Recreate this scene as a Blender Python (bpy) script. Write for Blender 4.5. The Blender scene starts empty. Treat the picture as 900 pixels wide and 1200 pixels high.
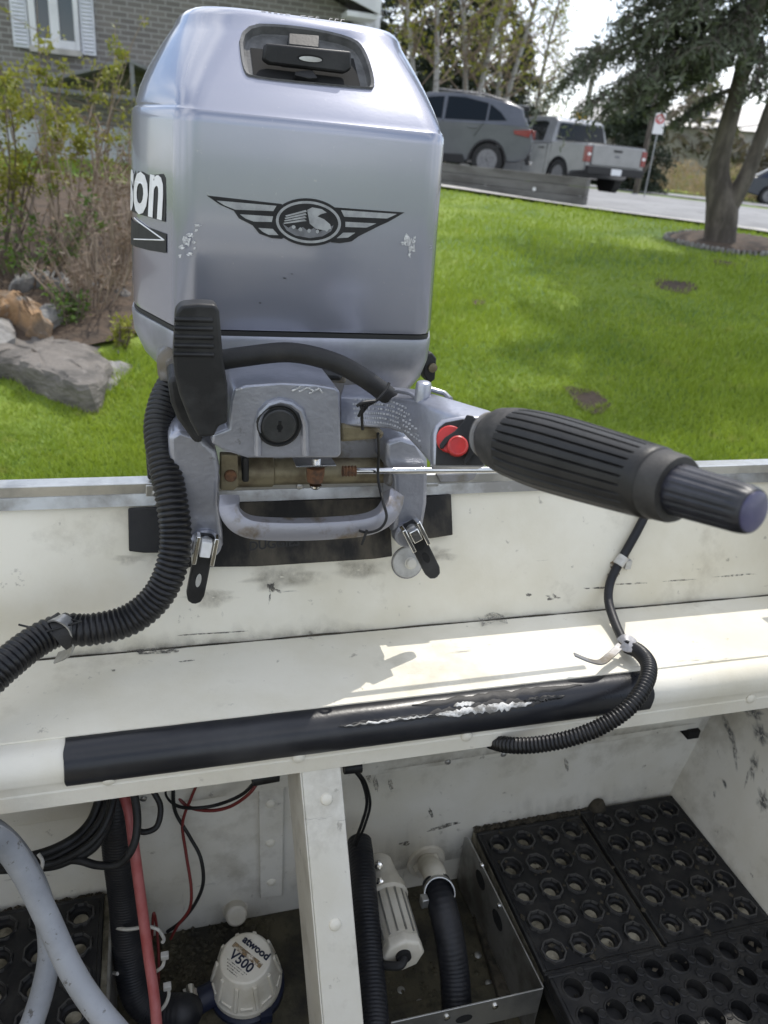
import bpy, bmesh, math, random
import numpy as np
from mathutils import Vector, Matrix, noise as mnoise

random.seed(11); rng = np.random.default_rng(11)
sc = bpy.context.scene
col = bpy.context.collection

# ------------------------------------------------------------------ camera
YAW, PITCH, ROLL, FPX = math.radians(18), math.radians(-24.6), math.radians(5.2), 900.0
fw = Vector((math.sin(YAW) * math.cos(PITCH), math.cos(YAW) * math.cos(PITCH), math.sin(PITCH)))
r0 = Vector((math.cos(YAW), -math.sin(YAW), 0)); d0 = fw.cross(r0)
rt = r0 * math.cos(ROLL) - d0 * math.sin(ROLL); dn = fw.cross(rt)
cd = bpy.data.cameras.new('camera'); cam = bpy.data.objects.new('camera', cd); col.objects.link(cam)
cam.matrix_world = Matrix(((rt.x, -dn.x, -fw.x, 0), (rt.y, -dn.y, -fw.y, 0), (rt.z, -dn.z, -fw.z, 0), (0, 0, 0, 1)))
cd.sensor_fit = 'VERTICAL'; cd.sensor_height = 36; cd.lens = 27.0
cd.clip_start = 0.02; cd.clip_end = 3000
cd.dof.use_dof = True; cd.dof.focus_distance = 0.90; cd.dof.aperture_fstop = 7.5
sc.camera = cam

# ------------------------------------------------------------------ sky and sun
SUN = Vector((0.40, 0.50, 1.0)).normalized()
w = bpy.data.worlds.new('World'); sc.world = w; w.use_nodes = True
nt = w.node_tree; nt.nodes.clear()
out = nt.nodes.new('ShaderNodeOutputWorld'); bg = nt.nodes.new('ShaderNodeBackground')
sky = nt.nodes.new('ShaderNodeTexSky'); sky.sky_type = 'NISHITA'; sky.sun_disc = False
sky.sun_elevation = math.asin(SUN.z); sky.sun_rotation = math.atan2(SUN.x, SUN.y)
tc = nt.nodes.new('ShaderNodeTexCoord'); mp = nt.nodes.new('ShaderNodeMapping')
mp.inputs['Scale'].default_value = (1, 1, 2.2)
nz = nt.nodes.new('ShaderNodeTexNoise'); nz.inputs['Scale'].default_value = 2.1; nz.inputs['Detail'].default_value = 9; nz.inputs['Roughness'].default_value = .58
rp = nt.nodes.new('ShaderNodeValToRGB'); rp.color_ramp.elements[0].position = .40; rp.color_ramp.elements[1].position = .60
nz2 = nt.nodes.new('ShaderNodeTexNoise'); nz2.inputs['Scale'].default_value = 5; nz2.inputs['Detail'].default_value = 7
rp2 = nt.nodes.new('ShaderNodeValToRGB')
rp2.color_ramp.elements[0].position = .33; rp2.color_ramp.elements[0].color = (5.2, 5.6, 6.4, 1)
rp2.color_ramp.elements[1].position = .6; rp2.color_ramp.elements[1].color = (9.2, 9.3, 9.5, 1)
mx = nt.nodes.new('ShaderNodeMix'); mx.data_type = 'RGBA'
nt.links.new(tc.outputs['Generated'], mp.inputs['Vector'])
nt.links.new(mp.outputs['Vector'], nz.inputs['Vector']); nt.links.new(mp.outputs['Vector'], nz2.inputs['Vector'])
nt.links.new(nz.outputs['Fac'], rp.inputs['Fac']); nt.links.new(nz2.outputs['Fac'], rp2.inputs['Fac'])
nt.links.new(rp.outputs['Color'], mx.inputs['Factor'])
nt.links.new(sky.outputs['Color'], mx.inputs['A']); nt.links.new(rp2.outputs['Color'], mx.inputs['B'])
nt.links.new(mx.outputs['Result'], bg.inputs['Color']); bg.inputs['Strength'].default_value = 0.128
nt.links.new(bg.outputs['Background'], out.inputs['Surface'])
sl = bpy.data.lights.new('sun', 'SUN'); sl.energy = 2.0; sl.angle = math.radians(.53); sl.color = (1, .955, .88)
so = bpy.data.objects.new('sun', sl); col.objects.link(so); so.rotation_mode = 'QUATERNION'
so.rotation_quaternion = SUN.to_track_quat('Z', 'Y'); so.location = SUN * 40
vs = sc.view_settings; vs.view_transform = 'Standard'; vs.look = 'None'; vs.gamma = 1; vs.exposure = 0.76; vs.use_curve_mapping = False

# ------------------------------------------------------------------ pixel -> place helpers (measuring only; every point gets a real depth)
def ray(px, py): return rt * (px - 450) + dn * (py - 600) + fw * FPX
def P(px, py, d): return ray(px, py) * (d / FPX)
def PY(px, py, Y): r = ray(px, py); return r * (Y / r.y)
def PZ(px, py, z): r = ray(px, py); return r * (z / r.z)
def PX(px, py, x): r = ray(px, py); return r * (x / r.x)
def HD(px, py, D): r = ray(px, py); return r * (D / math.hypot(r.x, r.y))

# ------------------------------------------------------------------ materials
MATS = {}
def mat(name, c, rough=.5, metal=0., c2=None, scale=8., lo=.42, hi=.62, bump=0., bscale=80., coat=0., rvar=0., stretch=None, spec=.5, transl=0., c3=None, scale3=40., lo3=.6, hi3=.66, aniso=None, emit=None):
    m = bpy.data.materials.new(name); m.use_nodes = True; MATS[name] = m
    n = m.node_tree.nodes; L = m.node_tree.links; b = n['Principled BSDF']
    b.inputs['Base Color'].default_value = (*c, 1); b.inputs['Roughness'].default_value = rough; b.inputs['Metallic'].default_value = metal
    b.inputs['Coat Weight'].default_value = coat; b.inputs['Coat Roughness'].default_value = .08; b.inputs['Specular IOR Level'].default_value = spec
    t = n.new('ShaderNodeTexCoord'); mpn = n.new('ShaderNodeMapping'); L.new(t.outputs['Object'], mpn.inputs['Vector'])
    if stretch: mpn.inputs['Scale'].default_value = stretch
    src = None
    if c2:
        z = n.new('ShaderNodeTexNoise'); z.inputs['Scale'].default_value = scale; z.inputs['Detail'].default_value = 8; z.inputs['Roughness'].default_value = .6
        L.new(mpn.outputs['Vector'], z.inputs['Vector'])
        r = n.new('ShaderNodeMapRange'); r.inputs['From Min'].default_value = lo; r.inputs['From Max'].default_value = hi; L.new(z.outputs['Fac'], r.inputs['Value'])
        x = n.new('ShaderNodeMix'); x.data_type = 'RGBA'; x.inputs['A'].default_value = (*c, 1); x.inputs['B'].default_value = (*c2, 1)
        L.new(r.outputs['Result'], x.inputs['Factor']); src = x.outputs['Result']
        if rvar:
            q = n.new('ShaderNodeMapRange'); q.inputs['To Min'].default_value = rough - rvar; q.inputs['To Max'].default_value = rough + rvar
            L.new(z.outputs['Fac'], q.inputs['Value']); L.new(q.outputs['Result'], b.inputs['Roughness'])
    if c3:
        z3 = n.new('ShaderNodeTexNoise'); z3.inputs['Scale'].default_value = scale3; z3.inputs['Detail'].default_value = 10; z3.inputs['Roughness'].default_value = .7
        L.new(t.outputs['Object'], z3.inputs['Vector'])
        r3 = n.new('ShaderNodeMapRange'); r3.inputs['From Min'].default_value = lo3; r3.inputs['From Max'].default_value = hi3; L.new(z3.outputs['Fac'], r3.inputs['Value'])
        x3 = n.new('ShaderNodeMix'); x3.data_type = 'RGBA'; x3.inputs['B'].default_value = (*c3, 1)
        if src: L.new(src, x3.inputs['A'])
        else: x3.inputs['A'].default_value = (*c, 1)
        L.new(r3.outputs['Result'], x3.inputs['Factor']); src = x3.outputs['Result']
    if src: L.new(src, b.inputs['Base Color'])
    if bump:
        zb = n.new('ShaderNodeTexNoise'); zb.inputs['Scale'].default_value = bscale; zb.inputs['Detail'].default_value = 6; L.new(mpn.outputs['Vector'], zb.inputs['Vector'])
        bp = n.new('ShaderNodeBump'); bp.inputs['Strength'].default_value = bump; bp.inputs['Distance'].default_value = .4 / bscale
        L.new(zb.outputs['Fac'], bp.inputs['Height']); L.new(bp.outputs['Normal'], b.inputs['Normal'])
    if transl:
        tr = n.new('ShaderNodeBsdfTranslucent'); ms = n.new('ShaderNodeMixShader'); ms.inputs['Fac'].default_value = transl
        if src: L.new(src, tr.inputs['Color'])
        else: tr.inputs['Color'].default_value = (*c, 1)
        L.new(b.outputs['BSDF'], ms.inputs[1]); L.new(tr.outputs['BSDF'], ms.inputs[2]); L.new(ms.outputs['Shader'], n['Material Output'].inputs['Surface'])
    return m

def boat_paint(name, c=(.745, .71, .602), dirt=(.36, .32, .235), amount=1.0, base=.0):
    """chalky cream enamel: blotchy yellowing, grime specks, dark hairline scuffs and rub marks"""
    m = mat(name, c, .48, 0, (c[0] * .86, c[1] * .84, c[2] * .78), 5., .40, .66, .12, 220., rvar=.12)
    n = m.node_tree.nodes; L = m.node_tree.links; b = n['Principled BSDF']
    src = b.inputs['Base Color'].links[0].from_socket
    t = n['Texture Coordinate']
    for (sc_, st, lo, hi, cc, amt) in ((9, (1, 1, 1), .56 - base, .80 - base, dirt, .75 * amount), (46, (1, 1, 1), .64, .70, (.16, .14, .11), .55 * amount), (30, (.16, 1, 1.6), .665, .70, (.12, .11, .10), .6 * amount), (26, (1.5, 1.2, .2), .68, .72, (.2, .18, .15), .5 * amount)):
        mpn = n.new('ShaderNodeMapping'); mpn.inputs['Scale'].default_value = st; L.new(t.outputs['Object'], mpn.inputs['Vector'])
        mpn.inputs['Location'].default_value = (sc_ * .37, sc_ * .11, sc_ * .23)
        z = n.new('ShaderNodeTexNoise'); z.inputs['Scale'].default_value = sc_; z.inputs['Detail'].default_value = 9; z.inputs['Roughness'].default_value = .66; L.new(mpn.outputs['Vector'], z.inputs['Vector'])
        r = n.new('ShaderNodeMapRange'); r.inputs['From Min'].default_value = lo; r.inputs['From Max'].default_value = hi; r.inputs['To Max'].default_value = amt; L.new(z.outputs['Fac'], r.inputs['Value'])
        x = n.new('ShaderNodeMix'); x.data_type = 'RGBA'; x.inputs['B'].default_value = (*cc, 1); L.new(src, x.inputs['A']); L.new(r.outputs['Result'], x.inputs['Factor']); src = x.outputs['Result']
    L.new(src, b.inputs['Base Color'])
    return m

boat_paint('cream'); boat_paint('cream_worn', (.66, .64, .575), (.28, .25, .19), 1.1, .03)
boat_paint('cream_lip', (.72, .69, .60), (.4, .36, .28), .5)
mat('aluminium', (.62, .62, .60), .32, .9, (.40, .40, .39), 14, bump=.1, bscale=150, rvar=.12)
mat('dull_aluminium', (.46, .46, .45), .42, .85, (.24, .23, .21), 16, bump=.15, bscale=120, rvar=.1)
mat('cowl', (.318, .330, .392), .25, .60, (.275, .286, .342), 3.5, .35, .7, .03, 260, coat=.8, rvar=.09, c3=(.44, .45, .48), scale3=150, lo3=.635, hi3=.74)
mat('cowl_lower', (.35, .355, .42), .36, .6, (.25, .26, .29), 9, bump=.05, bscale=200, rvar=.1)
mat('bracket', (.37, .38, .43), .34, .62, (.28, .288, .325), 22, .4, .7, .18, 160, rvar=.12, c3=(.12, .11, .09), scale3=55, lo3=.64, hi3=.74)
mat('bracket_dirty', (.25, .25, .26), .5, .4, (.14, .12, .09), 26, .42, .58, .25, 130, rvar=.1)
mat('handle_bar', (.30, .30, .33), .45, .5, (.17, .14, .105), 26, .5, .64, .15, 130, rvar=.1)
mat('black_plastic', (0.0105, 0.0105, 0.0112), .48, 0, (0.0375, 0.0375, 0.0375), 16, .45, .7, .12, 300, rvar=.12, spec=0.35)
mat('black_rubber', (0.0144, 0.0144, 0.0150), .55, 0, (0.0330, 0.0318, 0.0300), 12, .42, .7, .25, 260, rvar=.12, spec=0.30)
mat('grip_rubber', (0.0120, 0.0116, 0.0112), .46, 0, (0.0288, 0.0272, 0.0256), 20, .4, .72, .25, 500, rvar=.14, c3=(.11, .10, .09), scale3=60, lo3=.68, hi3=.8, spec=0.35)
mat('grip_collar', (0.0510, 0.0480, 0.0450), .6, 0, (0.0270, 0.0258, 0.0246), 40, .4, .65, .3, 420, spec=0.35)
mat('knob', (.009, .010, .015), .42, 0, (.03, .03, .04), 25, bump=.1, bscale=300)
mat('knob_cap', (.045, .042, .095), .35, 0, (.07, .066, .13), 60, coat=.2, bump=.08, bscale=200)
mat('conduit', (0.0072, 0.0072, 0.0080), .36, 0, (0.0224, 0.0216, 0.0208), 22, .5, .74, .1, 300, rvar=.12, spec=0.40)
mat('guard_vinyl', (0.0156, 0.0162, 0.0192), .30, 0, (0.0390, 0.0390, 0.0408), 8, .5, .75, .08, 200, rvar=.1, c3=(.10, .10, .10), scale3=80, lo3=.68, hi3=.78, spec=0.40)
mat('torn_foam', (.66, .65, .62), .85, 0, (.20, .19, .17), 70, .46, .60, .6, 160)
mat('gasket', (.012, .012, .012), .6)
mat('latch_bed', (.13, .13, .13), .7, 0, (.08, .08, .08), 60, bump=.3, bscale=300)
mat('decal_black', (.012, .012, .013), .5, 0, (.02, .02, .021), 60, spec=.3)
mat('decal_silver', (.36, .37, .385), .38, .5, (.24, .245, .26), 70, .4, .65)
mat('decal_white', (.80, .80, .80), .4, 0, (.7, .7, .69), 40)
mat('decal_grey', (.16, .165, .18), .4, .3, (.11, .11, .12), 80)
mat('chip_and_highlight', (.70, .70, .69), .6, 0, (.5, .5, .5), 60)
mat('print', (.42, .43, .46), .5, 0, (.33, .34, .36), 90)
mat('rubber_pad', (0.0182, 0.0175, 0.0168), .75, 0, (0.0840, 0.0735, 0.0560), 22, .42, .62, .4, 120, stretch=(1, 1, .4), spec=0.30)
mat('brass_dirty', (.22, .19, .12), .5, .5, (.12, .095, .06), 30, bump=.2, bscale=160)
mat('rust', (.16, .075, .035), .85, 0, (.07, .04, .025), 90, bump=.5, bscale=260)
mat('steel', (.66, .66, .65), .16, 1., (.5, .5, .49), 30, rvar=.06)
mat('red_plastic', (.52, .030, .026), .38, 0, (.40, .022, .02), 60, coat=.15)
mat('key_plastic', (0.0210, 0.0224, 0.0224), .45, 0, (0.0350, 0.0350, 0.0350), 60, bump=.1, bscale=400, spec=0.40)
mat('dark_hole', (.006, .006, .006), .9)
mat('pump_white', (.62, .585, .50), .5, 0, (.50, .46, .37), 20, .42, .66, .08, 200, c3=(.3, .27, .2), scale3=60, lo3=.66, hi3=.76)
mat('pump_blue', (.006, .010, .028), .45, 0, (.01, .014, .035), 30)
mat('pvc_grey', (.23, .243, .262), .5, 0, (.29, .303, .322), 18, .4, .6, .08, 200, c3=(.10, .095, .09), scale3=85, lo3=.595, hi3=.65)
mat('hose_black', (0.0091, 0.0098, 0.0126), .46, 0, (0.0210, 0.0210, 0.0238), 20, .45, .7, .12, 220, rvar=.1, spec=0.35)
mat('red_hose', (.30, .062, .058), .5, 0, (.36, .11, .105), 30, .4, .6, .08, 200, c3=(.08, .05, .045), scale3=90, lo3=.66, hi3=.72)
mat('wire_red', (.14, .018, .016), .5); mat('wire_black', (0.0108, 0.0108, 0.0108), .5, 0, (0.0210, 0.0210, 0.0210), 60, spec=0.30)
mat('zip_tie', (.50, .49, .46), .5, 0, (.38, .37, .33), 60)
mat('mat_rubber', (0.0108, 0.0108, 0.0114), .55, 0, (0.0300, 0.0282, 0.0258), 26, .46, .7, .3, 220, rvar=.12, spec=0.35)
mat('bilge', (.075, .065, .038), .75, 0, (.02, .018, .012), 14, .42, .62, .5, 90, c3=(.035, .03, .016), scale3=50, lo3=.52, hi3=.62)
mat('under_mat', (.36, .325, .24), .85, 0, (.13, .115, .075), 40, .4, .62, .7, 160)
mat('muck', (.06, .05, .034), .95, 0, (.02, .018, .012), 60, bump=.9, bscale=120)
mat('stain', (.10, .095, .085), .8, 0, (.17, .16, .14), 60)
mat('rust_stain', (.30, .21, .11), .8, 0, (.20, .12, .06), 70)
mat('washer_metal', (.50, .49, .455), .5, .4, (.36, .35, .32), 40, bump=.1, bscale=200)
mat('chrome', (.78, .77, .74), .14, 1.)

def patchy(name, scale, lo, hi, top=1., fade=False):
    """worn-through film: noise lets the paint below show"""
    m = MATS[name]; n = m.node_tree.nodes; L = m.node_tree.links; t = n['Texture Coordinate']
    z = n.new('ShaderNodeTexNoise'); z.inputs['Scale'].default_value = scale; z.inputs['Detail'].default_value = 8; z.inputs['Roughness'].default_value = .7; L.new(t.outputs['Object'], z.inputs['Vector'])
    r = n.new('ShaderNodeMapRange'); r.inputs['From Min'].default_value = lo; r.inputs['From Max'].default_value = hi; L.new(z.outputs['Fac'], r.inputs['Value'])
    tr = n.new('ShaderNodeBsdfTransparent'); ms = n.new('ShaderNodeMixShader'); r.inputs['To Max'].default_value = top; fs = r.outputs['Result']
    if fade:
        at = n.new('ShaderNodeAttribute'); at.attribute_name = 'fade'; mu = n.new('ShaderNodeMath'); mu.operation = 'MULTIPLY'; L.new(fs, mu.inputs[0]); L.new(at.outputs['Fac'], mu.inputs[1]); fs = mu.outputs[0]
    L.new(fs, ms.inputs['Fac']); L.new(tr.outputs['BSDF'], ms.inputs[1]); L.new(n['Principled BSDF'].outputs['BSDF'], ms.inputs[2]); L.new(ms.outputs['Shader'], n['Material Output'].inputs['Surface'])
patchy('stain', 130, .42, .72); patchy('chip_and_highlight', 420, .40, .56); patchy('rust_stain', 90, .40, .62)
mat('grime', (.20, .175, .13), .9, 0, (.11, .095, .07), 30); patchy('grime', 45, .30, .72, .62, True)
mat('sleeve_rubber', (.062, .058, .054), .6, 0, (.028, .027, .026), 45, .4, .64, .3, 420, spec=.35)
mat('rim_rubber', (.038, .037, .036), .55, 0, (.07, .067, .062), 60, .45, .7, .2, 300)
mat('smudge', (.055, .06, .065), .8); patchy('smudge', 90, .36, .58, .95, True)

# ------------------------------------------------------------------ geometry helpers
def spline(pts, per=10, closed=False):
    pts = [Vector(p) for p in pts]; o = []; n = len(pts)
    for i in range(n if closed else n - 1):
        if closed: a, b, c, d = pts[i - 1], pts[i], pts[(i + 1) % n], pts[(i + 2) % n]
        else: a, b, c, d = pts[max(i - 1, 0)], pts[i], pts[i + 1], pts[min(i + 2, n - 1)]
        for k in range(per):
            t = k / per
            o.append(.5 * ((2 * b) + (c - a) * t + (2 * a - 5 * b + 4 * c - d) * t * t + (3 * b - a - 3 * c + d) * t ** 3))
    if not closed: o.append(pts[-1].copy())
    return o
def resample(path, step):
    o = [path[0].copy()]; acc = 0.
    for a, b in zip(path, path[1:]):
        l = (b - a).length
        while acc + l >= step and l > 1e-9:
            a = a + (b - a) * ((step - acc) / l); o.append(a.copy()); l = (b - a).length; acc = 0.
        acc += l
    return o
def chaikin(p, it=2):
    for _ in range(it):
        q = []
        for i in range(len(p)):
            a, b = Vector(p[i]), Vector(p[(i + 1) % len(p)]); q += [a * .75 + b * .25, a * .25 + b * .75]
        p = q
    return p
def perp(v):
    u = Vector((0, 0, 1)) if abs(v.normalized().z) < .9 else Vector((1, 0, 0))
    a = v.cross(u).normalized(); return a, v.cross(a).normalized()

class G:
    def __init__(s): s.v = []; s.f = []
    def add(s, vs, fs):
        o = len(s.v); s.v += [tuple(x) for x in vs]; s.f += [tuple(i + o for i in f) for f in fs]; return s
    def box(s, c, h, ax=None):
        c = Vector(c); ax = ax or (Vector((1, 0, 0)), Vector((0, 1, 0)), Vector((0, 0, 1)))
        vs = [c + ax[0] * (h[0] * i) + ax[1] * (h[1] * j) + ax[2] * (h[2] * k) for i in (-1, 1) for j in (-1, 1) for k in (-1, 1)]
        return s.add(vs, [(0, 1, 3, 2), (4, 6, 7, 5), (0, 4, 5, 1), (2, 3, 7, 6), (0, 2, 6, 4), (1, 5, 7, 3)])
    def box2(s, a, b):
        a, b = Vector(a), Vector(b); return s.box((a + b) / 2, tuple(abs(x) / 2 for x in (b - a)))
    def loft(s, rings, cap=True, closed=True):
        n = len(rings[0]); vs = [p for r in rings for p in r]; fs = []
        for i in range(len(rings) - 1):
            for j in range(n if closed else n - 1):
                k = (j + 1) % n; fs.append((i * n + j, i * n + k, (i + 1) * n + k, (i + 1) * n + j))
        if cap and closed: fs.append(tuple(range(n - 1, -1, -1))); fs.append(tuple((len(rings) - 1) * n + j for j in range(n)))
        return s.add(vs, fs)
    def tube(s, path, r, n=12, cap=True, shape=None):
        path = [Vector(p) for p in path]; rings = []; a = None
        for i, p in enumerate(path):
            t = (path[min(i + 1, len(path) - 1)] - path[max(i - 1, 0)]).normalized()
            if a is None: a, _ = perp(t)
            a = (a - t * a.dot(t)).normalized(); b = t.cross(a)
            ri = r[i] if isinstance(r, (list, tuple)) else r
            if shape: rings.append([p + a * (q[0] * ri) + b * (q[1] * ri) for q in shape])
            else: rings.append([p + (a * math.cos(k * 2 * math.pi / n) + b * math.sin(k * 2 * math.pi / n)) * ri for k in range(n)])
        return s.loft(rings, cap)
    def lathe(s, o, ax, prof, n=32, mod=None):
        """prof: (distance along axis, radius)"""
        o, ax = Vector(o), Vector(ax).normalized(); a, b = perp(ax); rings = []
        for (t, r) in prof:
            rings.append([o + ax * t + (a * math.cos(k * 2 * math.pi / n) + b * math.sin(k * 2 * math.pi / n)) * (r + (mod(t, k) if mod else 0)) for k in range(n)])
        return s.loft(rings)
    def prism(s, ring, vec):
        ring = [Vector(p) for p in ring]; vec = Vector(vec); n = len(ring)
        return s.add(ring + [p + vec for p in ring], [tuple(range(n)), tuple(range(2 * n - 1, n - 1, -1))] + [(i, i + n, (i + 1) % n + n, (i + 1) % n) for i in range(n)])
    def plate(s, pix, Y, th): return s.prism([PY(x, y, Y) for x, y in pix], (0, th, 0))
    def sheet(s, ring): return s.add(ring, [tuple(range(len(ring)))])

def mesh_of(name, g, m, smooth=30):
    me = bpy.data.meshes.new(name); me.from_pydata(g.v, [], g.f); me.materials.append(MATS[m] if isinstance(m, str) else m)
    bm = bmesh.new(); bm.from_mesh(me); bmesh.ops.recalc_face_normals(bm, faces=bm.faces[:]); bm.to_mesh(me); bm.free()
    if smooth:
        me.shade_smooth()
        if smooth < 180: me.set_sharp_from_angle(angle=math.radians(smooth))
    return me
def link(name, data, parent=None):
    o = bpy.data.objects.new(name, data); col.objects.link(o)
    if parent:
        o.parent = parent
        if parent.type == 'EMPTY' and not parent.get('_local'): o.matrix_parent_inverse = Matrix.Translation(-parent.location)
    return o
def part(name, g, m, parent=None, bevel=0, seg=2, smooth=30, label=None):
    o = link(name, mesh_of(name, g, m, smooth), parent)
    if bevel:
        b = o.modifiers.new('bevel', 'BEVEL'); b.width = bevel; b.segments = seg; b.limit_method = 'ANGLE'; b.angle_limit = math.radians(35)
        b.harden_normals = False
        if smooth: o.data.shade_smooth(); o.data.set_sharp_from_angle(angle=math.radians(50))
    if label: o['label'] = label
    return o
def tag(o, label, cat, group=None, kind=None):
    o['label'] = label; o['category'] = cat
    if group: o['group'] = group
    if kind: o['kind'] = kind
    return o
def thing(name, label, cat, loc, group=None, local=False, rz=0):
    o = bpy.data.objects.new(name, None); col.objects.link(o); o.location = loc; o.empty_display_size = .05
    if local: o['_local'] = 1; o.rotation_euler = (0, 0, rz)
    return tag(o, label, cat, group)
def struct(name, g, m, smooth=30):
    o = part(name, g, m, smooth=smooth); o['kind'] = 'structure'; return o
def spots(name, me, places, parent, normal):
    """alike small pieces sharing one mesh (built about its own origin, axis +Z)"""
    q = Vector(normal).to_track_quat('Z', 'Y')
    for p in places:
        o = link(name, me, parent); o.location = p; o.rotation_mode = 'QUATERNION'; o.rotation_quaternion = q
def dome_mesh(name, r, h, m):
    g = G(); g.lathe((0, 0, 0), (0, 0, 1), [(-.001, r * .96), (0, r), (h * .5, r * .86), (h * .85, r * .5), (h, r * .05)], 14); return mesh_of(name, g, m)
def text_geo(s, size, ex=.0003, shear=0., bold=0.):
    c = bpy.data.curves.new('t', 'FONT'); c.body = s; c.size = size; c.extrude = ex; c.shear = shear; c.offset = bold; c.resolution_u = 3
    o = bpy.data.objects.new('t', c); col.objects.link(o); dg = bpy.context.evaluated_depsgraph_get()
    me = o.evaluated_get(dg).to_mesh(); vs = [v.co.copy() for v in me.vertices]; fs = [tuple(p.vertices) for p in me.polygons]
    o.evaluated_get(dg).to_mesh_clear(); bpy.data.objects.remove(o); bpy.data.curves.remove(c)
    return vs, fs
def text_on(g, s, size, O, U, V, shear=0., bold=0., ex=.0003, center=True):
    vs, fs = text_geo(s, size, ex, shear, bold); U = Vector(U).normalized(); V = Vector(V).normalized(); N = U.cross(V)
    cx = (min(v.x for v in vs) + max(v.x for v in vs)) / 2 if center else 0
    cy = (min(v.y for v in vs) + max(v.y for v in vs)) / 2 if center else 0
    g.add([Vector(O) + U * (v.x - cx) + V * (v.y - cy) + N * v.z for v in vs], fs)
def blob(px, py, r, n=14, jit=.45, sx=1., sy=1., rot=0.):
    o = []
    for k in range(n):
        a = k * 2 * math.pi / n; q = r * (1 + random.uniform(-jit, jit)); x, y = q * math.cos(a) * sx, q * math.sin(a) * sy
        o.append((px + x * math.cos(rot) - y * math.sin(rot), py + x * math.sin(rot) + y * math.cos(rot)))
    return o

# ------------------------------------------------------------------ terrain
GC = np.array([(0, 0, -1.45), (4, 0, -1.42), (-4, 0, -1.45), (0, 2.8, -1.43), (2, 2.6, -1.38), (-.28, 4.45, -1.25), (-.95, 4.4, -1.39), (1.5, 5, -1.16), (3, 5.2, -1.0), (5.94, 7.42, -.50), (4.2, 11.8, -.31),
    (7.3, 8.3, -.42), (6.4, 11.3, -.37), (7.8, 18.3, -.17), (11.4, 18.6, -.40), (16, 19, -.42), (24.3, 29.2, -.40), (-1, 13, -.45), (3, 13.6, -.33), (-7, 10, -.6), (40, 70, -.2), (-40, 70, .1), (70, 30, -.5),
    (-2, 6.8, -.82), (-.5, 5.25, -1.14), (-1.3, 5.2, -1.14), (-.2, 6.1, -.98), (-.05, 4.75, -1.18), (0, -12, -1.5), (-18, 0, -1.4), (18, 0, -.8), (12, 8, -.45)])
def _tps():
    n = len(GC); d = np.linalg.norm(GC[:, None, :2] - GC[None, :, :2], axis=2)
    A = np.zeros((n + 3, n + 3)); A[:n, :n] = d - np.eye(n) * .25; A[:n, n] = 1; A[:n, n + 1:] = GC[:, :2]; A[n:, :n] = A[:n, n:].T
    return np.linalg.solve(A, np.concatenate([GC[:, 2], [0, 0, 0]]))
_W = _tps()
def gz(x, y):
    x = np.asarray(x, float); y = np.asarray(y, float)
    d = np.sqrt((x[..., None] - GC[:, 0]) ** 2 + (y[..., None] - GC[:, 1]) ** 2)
    z = d @ _W[:-3] + _W[-3] + _W[-2] * x + _W[-1] * y
    R = np.hypot(x, y); k = np.clip((R - 60) / 60, 0, 1)
    return z * (1 - k) + (-.3) * k
def G3(x, y, dz=0.): return Vector((x, y, float(gz(x, y)) + dz))
def pg(px, py):
    """where the sight line through a pixel meets the terrain"""
    r = ray(px, py); r = r / math.hypot(r.x, r.y); D = 1.5
    while D < 90:
        if r.z * D < float(gz(r.x * D, r.y * D)): return Vector((r.x * D, r.y * D, r.z * D))
        D *= 1.01
    return r * 90
# colours of the ground
mat('lawn', (.17, .235, .025), .9, 0, (.062, .125, .014), 1.1, .4, .62, .8, 30, c3=(.13, .15, .035), scale3=5, lo3=.58, hi3=.72)
mat('blade', (.305, .395, .040), .55, 0, (.235, .325, .032), 1.6, .4, .62, transl=.35, c3=(.40, .40, .10), scale3=7, lo3=.58, hi3=.7)
mat('asphalt', (.26, .26, .262), .9, 0, (.20, .20, .203), 1.5, bump=.5, bscale=90, c3=(.13, .13, .13), scale3=4, lo3=.60, hi3=.64)
mat('concrete', (.48, .46, .43), .85, 0, (.36, .345, .32), 6, bump=.3, bscale=60)
mat('gravel', (.27, .26, .245), .95, 0, (.17, .165, .155), 14, bump=.8, bscale=40)
mat('soil', (.085, .058, .038), .95, 0, (.045, .032, .022), 9, bump=.9, bscale=30)
u = np.linspace(-1, 1, 181); k_ = 6.2
ax_ = np.sinh(k_ * u) / np.sinh(k_) * 900
X_, Y_ = np.meshgrid(ax_ + 2, ax_ + 6); Z_ = gz(X_, Y_) + .012 * np.sin(X_ * 3.1 + Y_ * 1.7) * (np.hypot(X_, Y_) < 40)
g = G(); N_ = len(u)
g.v = [tuple(p) for p in np.stack([X_.ravel(), Y_.ravel(), Z_.ravel()], 1)]
g.f = [(j * N_ + i, j * N_ + i + 1, (j + 1) * N_ + i + 1, (j + 1) * N_ + i) for j in range(N_ - 1) for i in range(N_ - 1)]
struct('lawn_ground', g, 'lawn', 180)
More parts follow.
